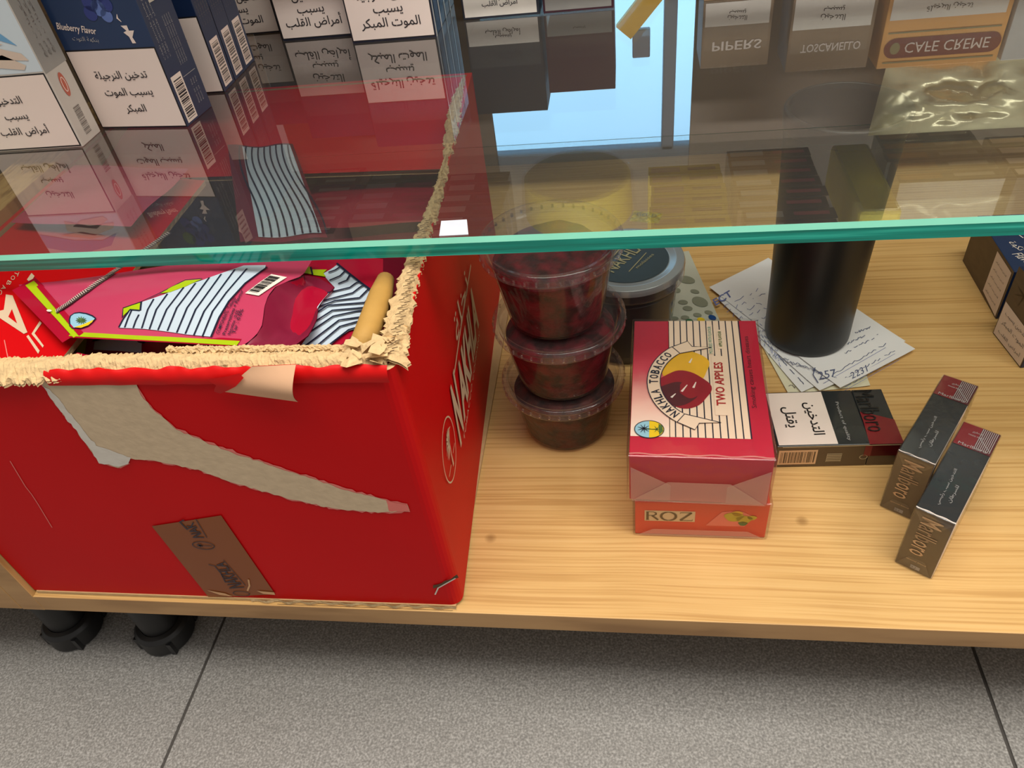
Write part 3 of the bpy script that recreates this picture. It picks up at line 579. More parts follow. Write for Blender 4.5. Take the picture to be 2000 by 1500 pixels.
b.build('front_film', t, O, smooth=True)
b = MB(); zp = z5([(335, 455), (420, 398), (520, 328), (620, 258), (720, 188), (800, 130), (900, 60), (1000, -10)]); zu = sq(S1, zp)
b.line(S1, zu, .0042, 'zip_dark', .0012)
for i in range(len(zu) - 1):
    for k in range(9):
        a = V(zu[i]).lerp(V(zu[i + 1]), k / 9); c = V(zu[i]).lerp(V(zu[i + 1]), (k + .45) / 9); b.line(S1, [tuple(a), tuple(c)], .0034, 'zip_pale', .0016)
q0 = S1.px(100, 612); b.ell(S1, q0[0], q0[1], .012, .02, 'white_print', .0022)
b.build('zip_strip', t, O)
out = [z2([p])[0] for p in [(1020, 200), (1130, 215), (1240, 265), (1335, 318), (1250, 410), (1165, 530), (1150, 650), (1060, 820), (860, 960), (620, 945)]]
b = MB(); LP = [S1.at(*S1.px(*p), -.0006) for p in lip]; OP = [onz(p[0], p[1], .212 - .004 * math.sin(i / 9 * math.pi)) for i, p in enumerate(out)]
def mouth(u, v):
    k = min(8.999, v * 9); i = int(k); f = k - i; a = LP[i].lerp(LP[i + 1], f); c = OP[i].lerp(OP[i + 1], f); p = a.lerp(c, u); s_ = math.sin(math.pi * u)
    p.z += -.014 * s_ * math.sin(math.pi * min(1, v + .08)) + .0012 * nz(u * 9, v * 9, 2); return p
b.grid(mouth, 14, 27, 'pouch_inner', True); b.grid(lambda u, v: mouth(u, v) - V((0, 0, .0006)), 14, 27, 'pouch_crimson'); b.build('open_mouth', t, O, smooth=True)
# striped pouch at the right
S3 = Surf(onz(470, 700, .196), onz(752, 700, .198), onz(748, 505, .207), onz(520, 505, .204), lambda u, v: .003 * math.sin(math.pi * u) * math.sin(math.pi * v) + .001 * math.sin(u * 11 + v * 5))
O = S3.at(.5, .5); t = thing('tobacco_pouch', 'crimson pouch with kinked pale blue stripes against the rolled cardboard flap', 'pouch', O); b = MB(); film(b, S3, 24, 18, 'pouch_crimson', .006)
g3 = z2([(1365, 95), (1480, 190), (1620, 300), (1830, 450), (1830, 580), (1760, 700), (1490, 775), (1260, 960), (960, 970), (1060, 830), (1150, 680), (1160, 530), (1250, 420), (1330, 320), (1280, 270), (1215, 190)])
b.poly(S3, sq(S3, g3), 'stripe_pale', .0006, 2)
for ln in ([(1280, 190), (1350, 165), (1395, 135)], [(1290, 272), (1400, 225), (1450, 175)], [(1380, 306), (1470, 270), (1500, 215)], [(1270, 400), (1500, 345), (1560, 300), (1595, 285)], [(1230, 480), (1530, 400), (1600, 345), (1640, 320)], [(1190, 540), (1350, 480), (1600, 450), (1690, 360)], [(1150, 610), (1270, 530), (1650, 500), (1740, 410)], [(1150, 690), (1320, 580), (1720, 545), (1795, 460)], [(1080, 810), (1330, 640), (1560, 590), (1825, 560)], [(1010, 970), (1390, 680), (1600, 650), (1825, 600)], [(1150, 955), (1400, 745), (1560, 700), (1800, 640)], [(1255, 960), (1490, 778), (1770, 700)], [(1365, 95), (1480, 190), (1620, 300), (1830, 450)]):
    q = []
    for a, c in zip(z2(ln), z2(ln)[1:]): q += [(a[0] + (c[0] - a[0]) * k / 5, a[1] + (c[1] - a[1]) * k / 5) for k in range(5)]
    b.line(S3, sq(S3, q + z2(ln)[-1:]), .0012, 'navy_ink', .0017)
b.poly(S3, sq(S3, z2([(905, 155), (1080, 120), (1110, 200), (940, 180)])), 'lime', .0009, 1); b.poly(S3, sq(S3, z2([(1110, 150), (1260, 150), (1225, 185), (1250, 225), (1120, 205)])), 'lime', .0009, 1); b.line(S3, sq(S3, z2([(1095, 125), (1115, 205)])), .001, 'navy_ink', .0012)
for i in range(4): b.text(S3, 'Smoking kills', 0, 0, 1, 1, 'navy_ink', .0011, flat=sq(S3, z2([(1400 + 40 * i, 920 - 5 * i), (1560 + 32 * i, 800 - 4 * i), (1580 + 32 * i, 825 - 4 * i), (1420 + 40 * i, 945 - 5 * i)])))
b.build('pouch_film', t, O, smooth=True)
def simple_pouch(c4, label, th, m, stripes=None, extra=None, bulge=.004, seed=0):
    S = Surf(*c4, lambda u, v: bulge * math.sin(math.pi * min(1, max(0, u))) * math.sin(math.pi * min(1, max(0, v))) + .0012 * math.sin(u * 8 + seed) * math.sin(v * 7 + seed)); O = S.at(.5, .5)
    b = MB(); film(b, S, 16, 14, m, th, 'pouch_dark')
    if stripes:
        u0, u1, v0, v1, n = stripes; b.poly(S, [(u0, v0), (u1, v0), (u1, v1), (u0, v1)], 'stripe_pale', .0006, 3)
        for k in range(n):
            u = u0 + (u1 - u0) * k / (n - 1); b.line(S, [(u + .07 * math.sin(v * .3 + seed), v0 + (v1 - v0) * v / 16) for v in range(17)], .0012, 'navy_ink', .001)
    if extra: extra(b, S)
    return tag(b.build('tobacco_pouch', None, O, smooth=True), label, 'pouch')
simple_pouch((onz(470, 475, .208), onz(640, 465, .206), onz(572, 282, .202), onz(445, 285, .207)), 'striped pouch behind the zip pouch seen through the glass', .005, 'pouch_dark', (.22, .95, .03, .97, 9), seed=1)
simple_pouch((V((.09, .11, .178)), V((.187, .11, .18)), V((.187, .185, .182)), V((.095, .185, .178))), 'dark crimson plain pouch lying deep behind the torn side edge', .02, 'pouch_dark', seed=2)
def lime_edge(b, S): b.line(S, [(.17, k / 10) for k in range(11)], .006, 'lime', .0008)
simple_pouch((onz(130, 735, .17), onz(330, 735, .17), onz(340, 640, .178), onz(128, 640, .178)), 'red pouch with lime edge and grey stripe in shadow just under the zip pouch', .02, 'pouch_crimson', None, lambda b, S: (lime_edge(b, S), b.poly(S, [(.3, .45), (.75, .4), (.75, .62), (.3, .7)], 'stripe_pale', .0008, 1), b.line(S, [(.28, .66), (.5, .72), (.78, .6)], .0016, 'navy_ink', .0012)), seed=3)
simple_pouch((onz(340, 740, .172), onz(560, 730, .172), onz(560, 650, .18), onz(330, 650, .18)), 'crimson pouch with lime stripe deep between the zip pouch and front lip', .02, 'pouch_crimson', None, lambda b, S: b.line(S, [(.25 + .03 * k, .2 + .1 * k) for k in range(6)], .005, 'lime', .0008), seed=4)
simple_pouch((onz(112, 742, .196), onz(250, 736, .196), onz(205, 694, .198), onz(152, 690, .198)), 'bright red pouch corner poking up behind the kraft front lip', .008, 'pouch_crimson', seed=5, bulge=.002)
simple_pouch((V((-.1, .16, .2175)), V((-.012, .16, .2105)), V((-.008, .245, .2085)), V((-.1, .245, .2175))), 'pink pouch under the grey boxed pack at the far left, seen through glass', .003, 'pouch_pink', seed=6, bulge=.002)
simple_pouch((V((.07, .19, .185)), V((.187, .19, .186)), V((.184, .285, .168)), V((.07, .285, .168))), 'dark crimson pouch under the back flap of the red carton', .03, 'pouch_crimson', seed=7)
# filler pouches deeper down so the carton is full
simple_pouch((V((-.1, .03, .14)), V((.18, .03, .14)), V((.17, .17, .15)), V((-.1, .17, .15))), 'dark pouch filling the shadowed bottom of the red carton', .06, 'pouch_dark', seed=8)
# ------------------------------------------------------------------ deli cups
def cup(name, loc, label, rl, h, fill, rz=0, rb=.034):
    t = thing(name, label, 'container', loc, rz, 'stacked clear tubs of dark red molasses')
    b = MB(); b.lathe([(0, .0004), (rb - .003, .0004), (rb, .003), (rl - .0055, h - .007), (rl - .0035, h - .0065), (rl - .003, h - .003)], 'clear_plastic', 72); b.build('cup_wall', t, smooth=True)
    b = MB(); rr = random.Random(int(loc[2] * 1000))
    def wob(r, z, a): k = 1 + .006 * nz(math.cos(a) * 3, math.sin(a) * 3, z * 130 + loc[2] * 50); return r * k, z + (.0016 * nz(r * 90 * math.cos(a), r * 90 * math.sin(a), loc[2] * 40) if z > h * .7 else 0)
    b.lathe([(0, .0014), (rb - .0045, .0014), (rb - .0012, .0042), (rb - .0012 + (rl - .0055 - rb) * .4, .003 + (h - .01) * .4), (rb - .0012 + (rl - .0055 - rb) * .83, .003 + (h - .01) * .83), (rl - .016, h - .009), (.018, h - .0085), (0, h - .009)], fill, 72, wob=wob); b.build('contents', t, smooth=True)
    b = MB(); b.lathe([(rl - .003, h - .009), (rl, h - .0085), (rl + .0002, h - .002), (rl - .001, h), (rl - .004, h), (rl - .0055, h - .0035), (rl - .009, h - .0045), (0, h - .0045)], 'clear_lid', 72)
    for k in range(40): a = 2 * math.pi * k / 40; p = V((rl * math.cos(a), rl * math.sin(a), h - .0055)); b.tube([p - V((0, 0, .0012)), p + V((0, 0, .0012))], .0009, 'clear_lid', 5)
    b.build('lid', t, smooth=True); return t
cup('deli_cup', (.272, .178, .0003), 'bottom tub of the three stacked clear tubs beside the red carton', .0475, .058, 'molasses_brown')
cup('deli_cup', (.2725, .1785, .0545), 'middle tub of the three stacked clear tubs beside the red carton', .0485, .060, 'molasses', .6)
cup('deli_cup', (.271, .181, .111), 'top tub of the three stacked tubs, its lid just under the green glass edge', .0495, .066, 'molasses', 1.3)
JC = onz(1225, 513, .085); JC.z = .0004
t = thing('deli_cup', 'clear tub with silver and black printed lid behind the stacked tubs', 'container', JC, -.3)
h = .089; rl = .0475
b = MB(); b.lathe([(0, .0004), (.035, .0004), (.037, .003), (rl - .004, h - .009), (rl - .0025, h - .003)], 'clear_plastic', 64); b.build('cup_wall', t, smooth=True)
b = MB(); b.lathe([(0, .0015), (.034, .0015), (.0365, .01), (rl - .0065, h - .022), (0, h - .02)], 'dark_label', 64); b.build('contents', t, smooth=True)
b = MB(); b.lathe([(rl - .0028, h - .014), (rl, h - .0135), (rl + .0004, h - .003), (rl - .001, h - .0005), (rl - .006, h), (rl - .0085, h - .001)], 'clear_lid', 64); b.lathe([(rl + .0002, h - .006), (rl - .0005, h - .0002), (rl - .007, h + .0003), (rl - .012, h - .001), (.0, h - .001)], 'lid_silver', 64); b.build('lid', t, smooth=True)
b = MB(); F = Frame((0, 0, h - .0006), (1, 0, 0), (0, 1, 0)); b.ell(F, 0, 0, .0345, .0345, 'lid_black', .0002, 60)
b.text(F, 'NAKHLA', -.003, .001, .046, .012, 'gold_ink', .0005, .01, 0, 1.25); b.line(F, [(-.017, -.022), (-.008, .024)], .0014, 'gold_ink', .0005); b.line(F, [(.007, -.018), (.013, .012)], .0008, 'gold_ink', .0005); b.text(F, 'molasses', .015, .0, .024, .003, 'gold_ink', .0005, 0, 0, 1.25); b.build('printed_disc', t)
b = MB(); F = Frame(onz(1262, 424, h + .0004), (1, -.25, 0), (.25, 1, 0)); b.grid(lambda u, v: F.at(-.013 + .026 * u, -.009 + .018 * v, .0006 * math.sin(u * 19) * math.sin(v * 13)), 14, 12, 'gold_foil')
b.text(F, 'GOLD', 0, .002, .018, .005, 'ink_grey', .0012)
b.build('gold_sticker', t, JC).matrix_basis = Matrix.Rotation(.3, 4, 'Z')
# ------------------------------------------------------------------ tumbler, papers, printed packet
t = thing('tumbler', 'tall matt black cylinder standing on the handwritten papers', 'tumbler', (.4775, .285, .0042))
b = MB(); R_ = .0352; H_ = .205; b.lathe([(0, 0), (R_ - .004, 0), (R_ - .003, 0), (R_ - .0008, .0008), (R_, .003), (R_ + .0002, .006)] + [(R_ + .0002 + .0064 * (k / 12) ** 1.6, .006 + (H_ - .02) * k / 12) for k in range(1, 13)], 'tumbler_black', 72, sharp=False); b.build('body', t, smooth=True)
R_ += .007
b = MB(); b.lathe([(R_, H_ - .0138), (R_ + .0008, H_ - .013), (R_ + .0012, H_ - .002), (R_, H_), (R_ - .002, H_), (R_ - .0032, H_ - .004), (R_ - .0125, .05), (0, .046)], 'tumbler_black', 72); b.build('rim', t, smooth=True)
def scribble(b, F, x, y, w, m, seed, amp=.0012, t=.0005):
    r = random.Random(seed); n = int(w / .0011); p = [(x + w * k / n, y + r.uniform(-amp, amp)) for k in range(n + 1)]
    k = 0
    while k < n:
        L = r.randint(3, 9); b.line(F, p[k:k + L + 1], t, m, .0004); k += L + r.randint(1, 3)
def sheet(corners, z, label, mat, curl, seed, writing):
    A, B, C, D = [V((p[0], p[1], z)) for p in corners]
    S = Surf(A, B, C, D, lambda u, v: curl * (abs(u - .5) * 2) ** 4 + curl * .6 * (abs(v - .5) * 2) ** 6); O = S.at(.5, .5)
    b = MB(); b.grid(lambda u, v: S.at(u, v), 16, 16, mat); b.grid(lambda u, v: S.at(u, v, -.00015), 16, 16, mat, True); writing(b, S)
    return tag(b.build('paper_sheet', None, O), label, 'paper', 'handwritten sheets under the black cylinder')
def uvline(b, S, u0, u1, v, seed, amp=.012, m='pen_blue', t=.0006):
    r = random.Random(seed); n = 46; p = [(u0 + (u1 - u0) * k / n, v + r.uniform(-amp, amp)) for k in range(n + 1)]; k = 0
    while k < n: L = r.randint(3, 8); b.line(S, p[k:k + L + 1], t, m, .0005); k += L + r.randint(1, 3)
def w_main(b, S):
    for i in range(9): uvline(b, S, .08, .62 + .2 * (i % 2), .93 - i * .048, 10 + i, .006)
    for i in range(6): uvline(b, S, .08 + .03 * i, .95, .34 - i * .05, 30 + i, .005); b.line(S, [(.06 + .02 * i, .318 - i * .05), (.55, .322 - i * .05), (.97, .316 - i * .05)], .0005, 'pen_dark', .0005)
    b.text(S, 'ECT', 0, 0, 1, 1, 'pen_blue', .0006, .02, 0, flat=sq(S, [(1398, 597), (1432, 577), (1424, 567), (1391, 585)]))
    b.text(S, '257', 0, 0, 1, 1, 'pen_dark', .0006, .0, 0, flat=sq(S, [(1600, 742), (1634, 736), (1632, 722), (1596, 726)])); b.line(S, sq(S, [(1592, 718), (1590, 736), (1600, 748)]), .0006, 'pen_dark', .0006)
    b.text(S, '2231', 0, 0, 1, 1, 'pen_dark', .0006, .0, 0, flat=sq(S, [(1664, 740), (1694, 726), (1690, 714), (1660, 728)]))
cn = lambda L: [onz(p[0], p[1], .002)[:2] for p in L]
sheet(cn([(1540, 768), (1700, 752), (1640, 590), (1440, 585)]), .0007, 'bottom pale yellow sheet poking out towards the lying cigarette pack', 'paper_yellow', .0006, 1, lambda b, S: uvline(b, S, .05, .5, .06, 5, .02, 'ink_grey'))
sheet(cn([(1425, 600), (1565, 768), (1768, 668), (1540, 512)]), .0016, 'lower white sheet with ruled lines under the black cylinder', 'paper_white', .001, 2, lambda b, S: [uvline(b, S, .1, .95, .06 + .05 * i, 50 + i, .006, 'pen_dark') for i in range(5)])
sheet(cn([(1400, 585), (1600, 766), (1752, 694), (1520, 524)]), .0027, 'second white sheet from top with blue writing at the left of the black cylinder', 'paper_white', .0008, 3, lambda b, S: [uvline(b, S, .05, .95, .95 - .05 * i, 70 + i, .008) for i in range(5)])
sheet(cn([(1385, 565), (1640, 762), (1786, 686), (1500, 508)]), .0038, 'top white sheet of handwriting directly under the black cylinder', 'paper_white', .0006, 4, lambda b, S: None)
# writing sits on the top sheet
S = Surf(*[V((p[0], p[1], .0041)) for p in cn([(1385, 565), (1640, 762), (1786, 686), (1500, 508)])])
top = bpy.data.objects['paper_sheet.003']; b = MB()
for i in range(12):   # lines of handwriting parallel to the long left edge and the near edge
    a = V((1412 + 9 * i, 600 + 8 * i)); e = V((1492 + 3 * i, 560 + 14 * i)); r = random.Random(i); n = 14
    p = [S.px(*(a.lerp(e, k / n) + V((r.uniform(-2, 2), r.uniform(-3.5, 3.5))))) for k in range(n + 1)]; k = 0
    while k < n: L = r.randint(1, 3); b.line(S, p[k:k + L + 1], .0005, 'pen_blue'); k += L + r.randint(1, 2)
for i, (a, e) in enumerate((((1608, 742), (1730, 672)), ((1640, 745), (1748, 684)), ((1650, 756), (1756, 696)), ((1560, 712), (1640, 742)), ((1530, 700), (1600, 728)), ((1500, 690), (1560, 716)), ((1650, 690), (1715, 655)), ((1670, 650), (1700, 640)), ((1655, 672), (1690, 655)))):
    a, e = V(a), V(e); r = random.Random(90 + i); n = 26; p = [S.px(*(a.lerp(e, k / n) + V((0, r.uniform(-2.4, 2.4))))) for k in range(n + 1)]; k = 0
    while k < n: L = r.randint(2, 6); b.line(S, p[k:k + L + 1], .0006, 'pen_dark'); k += L + r.randint(0, 2)
    if i < 3: b.line(S, [S.px(a.x, a.y + 7), S.px(e.x, e.y + 7)], .0004, 'pen_blue')
b.text(S, 'ECT', 0, 0, 1, 1, 'pen_blue', .0004, .02, 0, flat=sq(S, [(1398, 598), (1432, 578), (1424, 567), (1391, 586)]))
b.text(S, '257', 0, 0, 1, 1, 'pen_dark', .0004, 0, 0, flat=sq(S, [(1600, 742), (1634, 736), (1631, 721), (1597, 727)])); b.line(S, sq(S, [(1592, 718), (1588, 732), (1598, 748)]), .0008, 'pen_dark')
b.text(S, '2231', 0, 0, 1, 1, 'pen_dark', .0004, 0, 0, flat=sq(S, [(1664, 741), (1695, 726), (1691, 713), (1660, 729)]))
o = b.build('handwriting', top, top.location)
SB = Surf(onz(1268, 640, .006), onz(1412, 640, .004), onz(1345, 490, .004), onz(1255, 500, .006), lambda u, v: .004 * math.sin(math.pi * min(1, max(0, u))) * math.sin(math.pi * min(1, max(0, v)))); O = SB.at(.5, .5)
O.z = .001
b = MB(); b.grid(lambda u, v: SB.at(u, v), 14, 14, 'packet_pale'); b.grid(lambda u, v: V((SB.at(u, v).x, SB.at(u, v).y, .0006)), 14, 14, 'packet_pale', True)
for px, rx, ry, m in (((1341, 547), .012, .007, 'packet_oval'), ((1357, 570), .006, .0035, 'packet_oval'), ((1367, 590), .010, .008, 'packet_oval'), ((1334, 591), .006, .0035, 'packet_oval'), ((1343, 603), .006, .0035, 'packet_oval'), ((1362, 616), .005, .003, 'packet_oval'), ((1384, 611), .005, .003, 'packet_oval'), ((1338, 621), .005, .003, 'packet_oval'), ((1317, 623), .005, .003, 'packet_oval'), ((1322, 568), .005, .004, 'packet_oval'), ((1369, 625), .0045, .003, 'yellow'), ((1391, 621), .0045, .004, 'blue_dot'), ((1346, 627), .004, .0025, 'green_dot'), ((1330, 525), .006, .004, 'packet_oval')):
    q = SB.px(*px); su = (SB.c[1] - SB.c[0]).length; sv = (SB.c[3] - SB.c[0]).length; b.ell(SB, q[0], q[1], rx * .8 / su, ry * .9 / sv, m, .0006, 24)
tag(b.build('printed_packet', None, O), 'flat pale packet printed with grey ovals between the silver lidded tub and papers', 'packet')
# ------------------------------------------------------------------ boxed packs on the board
def carton(name, label, cat, loc, rz, dims, mats, base, prints, group=None, bevel=.0006, parent_name='carton'):
    """box with its corner at loc: x to dims[0], y to dims[1], z to dims[2]; prints(b, front, top, right, left)"""
    t = thing(name, label, cat, loc, rz, group); L, W, H = dims; b = MB(); b.box(0, L, 0, W, 0, H, base, mats, bevel=bevel)
    fr = dict(front=Frame((0, 0, 0), (1, 0, 0), (0, 0, 1)), top=Frame((0, 0, H), (1, 0, 0), (0, 1, 0)), right=Frame((L, 0, 0), (0, 1, 0), (0, 0, 1)), left=Frame((0, W, 0), (0, -1, 0), (0, 0, 1)), back=Frame((L, W, 0), (-1, 0, 0), (0, 0, 1)))
    if prints: prints(b, fr)
    b.build(parent_name, t); return t, fr
def wrap(t, dims, m='shrink_film', g=.0016, name='plastic_wrap', fold=None, fr=None):
    b = MB(); L, W, H = dims; b.box(-g, L + g, -g, W + g, 0, H + g, m, bevel=.0012)
    if fold: fold(b, fr)
    return b.build(name, t)
def grad():   # printed fade from cream to crimson along the box
    m, nt, N, L, P = nodes('print_gradient'); tc = N.new('ShaderNodeTexCoord'); sp = N.new('ShaderNodeSeparateXYZ'); L.new(tc.outputs['Object'], sp.inputs[0])
    no = N.new('ShaderNodeTexNoise'); no.inputs['Scale'].default_value = 90; L.new(tc.outputs['Object'], no.inputs['Vector'])
    ma = N.new('ShaderNodeMath'); ma.operation = 'MULTIPLY_ADD'; ma.inputs[1].default_value = .012; L.new(no.outputs['Fac'], ma.inputs[0]); L.new(sp.outputs['Y'], ma.inputs[2])
    mr = N.new('ShaderNodeMapRange'); mr.inputs['From Min'].default_value = .03; mr.inputs['From Max'].default_value = .112; L.new(ma.outputs[0], mr.inputs['Value'])
    r = N.new('ShaderNodeValToRGB'); el = r.color_ramp.elements; el[0].color = rgb(244, 222, 204); el[1].color = rgb(184, 18, 50); e = el.new(.3); e.color = rgb(244, 190, 176); e = el.new(.7); e.color = rgb(214, 70, 88)
    L.new(mr.outputs[0], r.inputs[0]); L.new(r.outputs[0], P.inputs['Base Color']); P.inputs['Roughness'].default_value = .4
grad()
NL, NW, NH = .0895, .139, .0435
def nak(b, F):
    T = F['top']; L, W = NL, NW; bl = .0175
    b.rect(T, .0004, bl, .0256, W - bl - .0004, 'print_gradient', .0002)
    b.rect(T, .0255, bl, .051, W - bl, 'box_cream', .0002)
    # crimson strip fading to pale near the banner
    for k in range(11): x = .0295 + k * .00475; b.line(T, [(x, bl), (x, W)], .0008, 'navy_ink', .0003)
    # fruit
    def blob(cx, cy, rx, ry, m, off, s_=0): b.poly(T, [(cx + rx * (1 + .06 * math.sin(5 * a + s_)) * math.cos(a), cy + ry * (1 + .05 * math.sin(4 * a + s_)) * math.sin(a)) for a in [2 * math.pi * k / 44 for k in range(44)]], m, off)
    blob(.036, .087, .0175, .018, 'apple_yellow', .0004); blob(.035, .063, .0185, .0185, 'apple_red', .0005, 1); blob(.031, .058, .013, .0115, 'apple_dark', .0006, 2); blob(.04, .063, .0075, .009, 'apple_red', .0007, 2)
    for x, y, dx, dy in ((.034, .06, .004, .007), (.042, .064, .002, .006), (.027, .054, .003, .004), (.04, .09, .002, .005)): b.line(T, [(x, y), (x + dx, y + dy)], [.0016, .0006], 'white_print', .0008)
    # banner arc with lettering
    cx, cy, R0, R1 = .056, .07, .0365, .0455
    arc = [math.radians(a) for a in range(128, 238, 6)]
    pts = [(cx + R1 * math.cos(a), cy + R1 * 1.05 * math.sin(a)) for a in arc] + [(cx + R0 * math.cos(a), cy + R0 * 1.05 * math.sin(a)) for a in arc[::-1]]
    b.poly(T, pts, 'box_cream', .0009); b.line(T, pts + pts[:1], .0006, 'navy_ink', .0011)
    for s_ in (1, -1):
        a = arc[0] if s_ > 0 else arc[-1]; p0 = (cx + R1 * .99 * math.cos(a), cy + R1 * 1.05 * math.sin(a)); p1 = (cx + R0 * math.cos(a), cy + R0 * 1.05 * math.sin(a))
        tail = [p0, (p0[0] + .011, p0[1] + s_ * .0065), (p0[0] + .014, p0[1] + s_ * .0005), (p0[0] + .028, p0[1] - s_ * .0005), p1]; b.poly(T, tail, 'box_cream', .0008); b.line(T, tail, .0006, 'navy_ink', .001)
    word = 'NAKHLA TOBACCO'; Rm = (R0 + R1) / 2
    for i, ch in enumerate(word):
        if ch == ' ': continue
        a = math.radians(229 - i * 6.9); b.text(T, ch, cx + Rm * math.cos(a), cy + Rm * 1.05 * math.sin(a), .0038, .0062, 'navy_ink', .0013, .02, 0, a - math.pi / 2 + math.pi if False else a + math.pi / 2 + math.pi)
    # side lettering
    b.rect(T, .0555, .028 + .01, .0085, .06, 'box_cream', .0006); b.text(T, 'TWO APPLES', .0598, .069, .044, .0062, 'text_red', .0009, .02, 0, math.pi / 2)
    b.rect(T, .0535, .1, .0042, .034, 'box_cream', .0006); b.text(T, 'MOLASSES WITH FLAVOUR', .0555, .116, .031, .0026, 'teal_ink', .0009, 0, 0, math.pi / 2); b.rect(T, .0605, .106, .0042, .022, 'box_cream', .0006); b.text(T, 'APPLE FLAVOUR', .0626, .117, .018, .0024, 'palm_green', .0009, .01, 0, math.pi / 2)
    b.rect(T, .0775, 0, .012, W, 'box_crimson', .0003); b.text(T, 'Smoking causes heart diseases', .0815, .083, .075, .0042, 'apple_dark', .0006, 0, 0, math.pi / 2)
    b.ell(T, .0125, .0235, .0095, .0078, 'sky_print', .0005); b.poly(T, [(.0125 + .0095 * math.cos(a), .0235 + .0078 * math.sin(a)) for a in [math.radians(x) for x in range(-90, 91, 9)]], 'yellow', .0007); b.ring(T, .0125, .0235, .0095, .0078, .0005, 'navy_ink', .0009)
    b.poly(T, [(.019, .0185), (.0215, .022), (.021, .027), (.0185, .0285)], 'palm_green', .0008)
    for k in range(9): a = k * .7; b.line(T, [(.009, .0238), (.009 + .0042 * math.cos(a), .0238 + .004 * math.sin(a))], [.0007, .0002], 'navy_ink', .0011)
    b.line(T, [(.009, .0236), (.0175, .0232)], .0005, 'palm_green', .0011)
    for k in range(6): a = k * 1.05; b.line(T, [(.0175, .0235), (.0175 + .003 * math.cos(a), .0235 + .0032 * math.sin(a))], [.0006, .0002], 'palm_green', .0011)
def nakfold(b, F):
    f = F['front']; L, H = NL, NH
    b.poly(f, [(.001, .002), (.001, H * .8), (L * .3, H * .42), (L * .3, .002)], 'film_fold', .0018); b.poly(f, [(L - .001, .002), (L - .001, H * .8), (L * .7, H * .42), (L * .7, .002)], 'film_fold', .0018); b.poly(f, [(.001, .001), (L - .001, .001), (L * .72, H * .5), (L * .28, H * .5)], 'film_fold', .0022)
    T = F['top']
    b.line(T, [(k * L / 24, .0006 + .0006 * math.sin(k)) for k in range(25)], .0011, 'film_fold', .0019)
RL, RW, RH = .0885, .132, .0365
def roz(b, F):
    f = F['front']; b.rect(f, .0065, .0155, .034, .0115, 'roz_plate', .0002); X = .0085
    # R O Z in thick-thin strokes
    for st in ([(X, .017), (X, .0258)],): b.line(f, st, .0016, 'roz_ink', .0005)
    b.line(f, [(X - .001, .0257), (X + .004, .0257), (X + .0058, .0245), (X + .0058, .0232), (X + .004, .0217), (X, .0217)], [.0004, .0005, .001, .0013, .0006, .0004], 'roz_ink', .0005); b.line(f, [(X + .003, .0217), (X + .0072, .017)], .0014, 'roz_ink', .0005); b.line(f, [(X - .0012, .017), (X + .0014, .017)], .0004, 'roz_ink', .0005)
    n = 28; cx, cy = X + .0142, .0213; b.line(f, [(cx + .005 * math.cos(2 * math.pi * k / n), cy + .0045 * math.sin(2 * math.pi * k / n)) for k in range(n + 1)], [.0005 + .0012 * abs(math.cos(2 * math.pi * k / n)) for k in range(n + 1)], 'roz_ink', .0005)
    zx = X + .022; b.line(f, [(zx, .0246), (zx, .0257), (zx + .0078, .0257)], .0005, 'roz_ink', .0005); b.line(f, [(zx + .0075, .0257), (zx + .0003, .0172)], .0015, 'roz_ink', .0005); b.line(f, [(zx, .0171), (zx + .0082, .0171), (zx + .0084, .0185)], .0005, 'roz_ink', .0005)
    b.poly(f, [(.048, .012), (.058, .0275), (.07, .029), (.078, .024), (.074, .012)], 'roz_pink', .0002)
    for q, s_, m in (((.066, .0225), .0062, 'fruit_green'), ((.073, .02), .0052, 'fruit_green'), ((.068, .0262), .0035, 'apple_yellow'), ((.0725, .0155), .003, 'palm_green'), ((.078, .022), .003, 'fruit_green')): b.poly(f, [(q[0] + s_ * (1 + .15 * math.sin(a * 3)) * math.cos(a), q[1] + s_ * .8 * math.sin(a)) for a in [2 * math.pi * k / 20 for k in range(20)]], m, .0004)
def rozfold(b, F):
    f = F['front']; b.poly(f, [(.001, .001), (RL - .001, .001), (RL * .86, .0085), (RL * .14, .0085)], 'film_fold', .0018)
t, fr = carton('tobacco_box', 'orange red wrapped box with small cream name plate, underneath the striped fruit box', 'box', (.3262, .0675, .0003), -.015, (RL, RW, RH), {}, 'roz_orange', roz); wrap(t, (RL, RW, RH), fold=rozfold, fr=fr)
t, fr = carton('tobacco_box', 'crimson and cream striped two-fruit box in clear wrap, on top of the orange box', 'box', (.3225, .0675, RH + .0024), -.035, (NL, NW, NH), {}, 'box_crimson', nak); wrap(t, (NL, NW, NH), fold=nakfold, fr=fr)
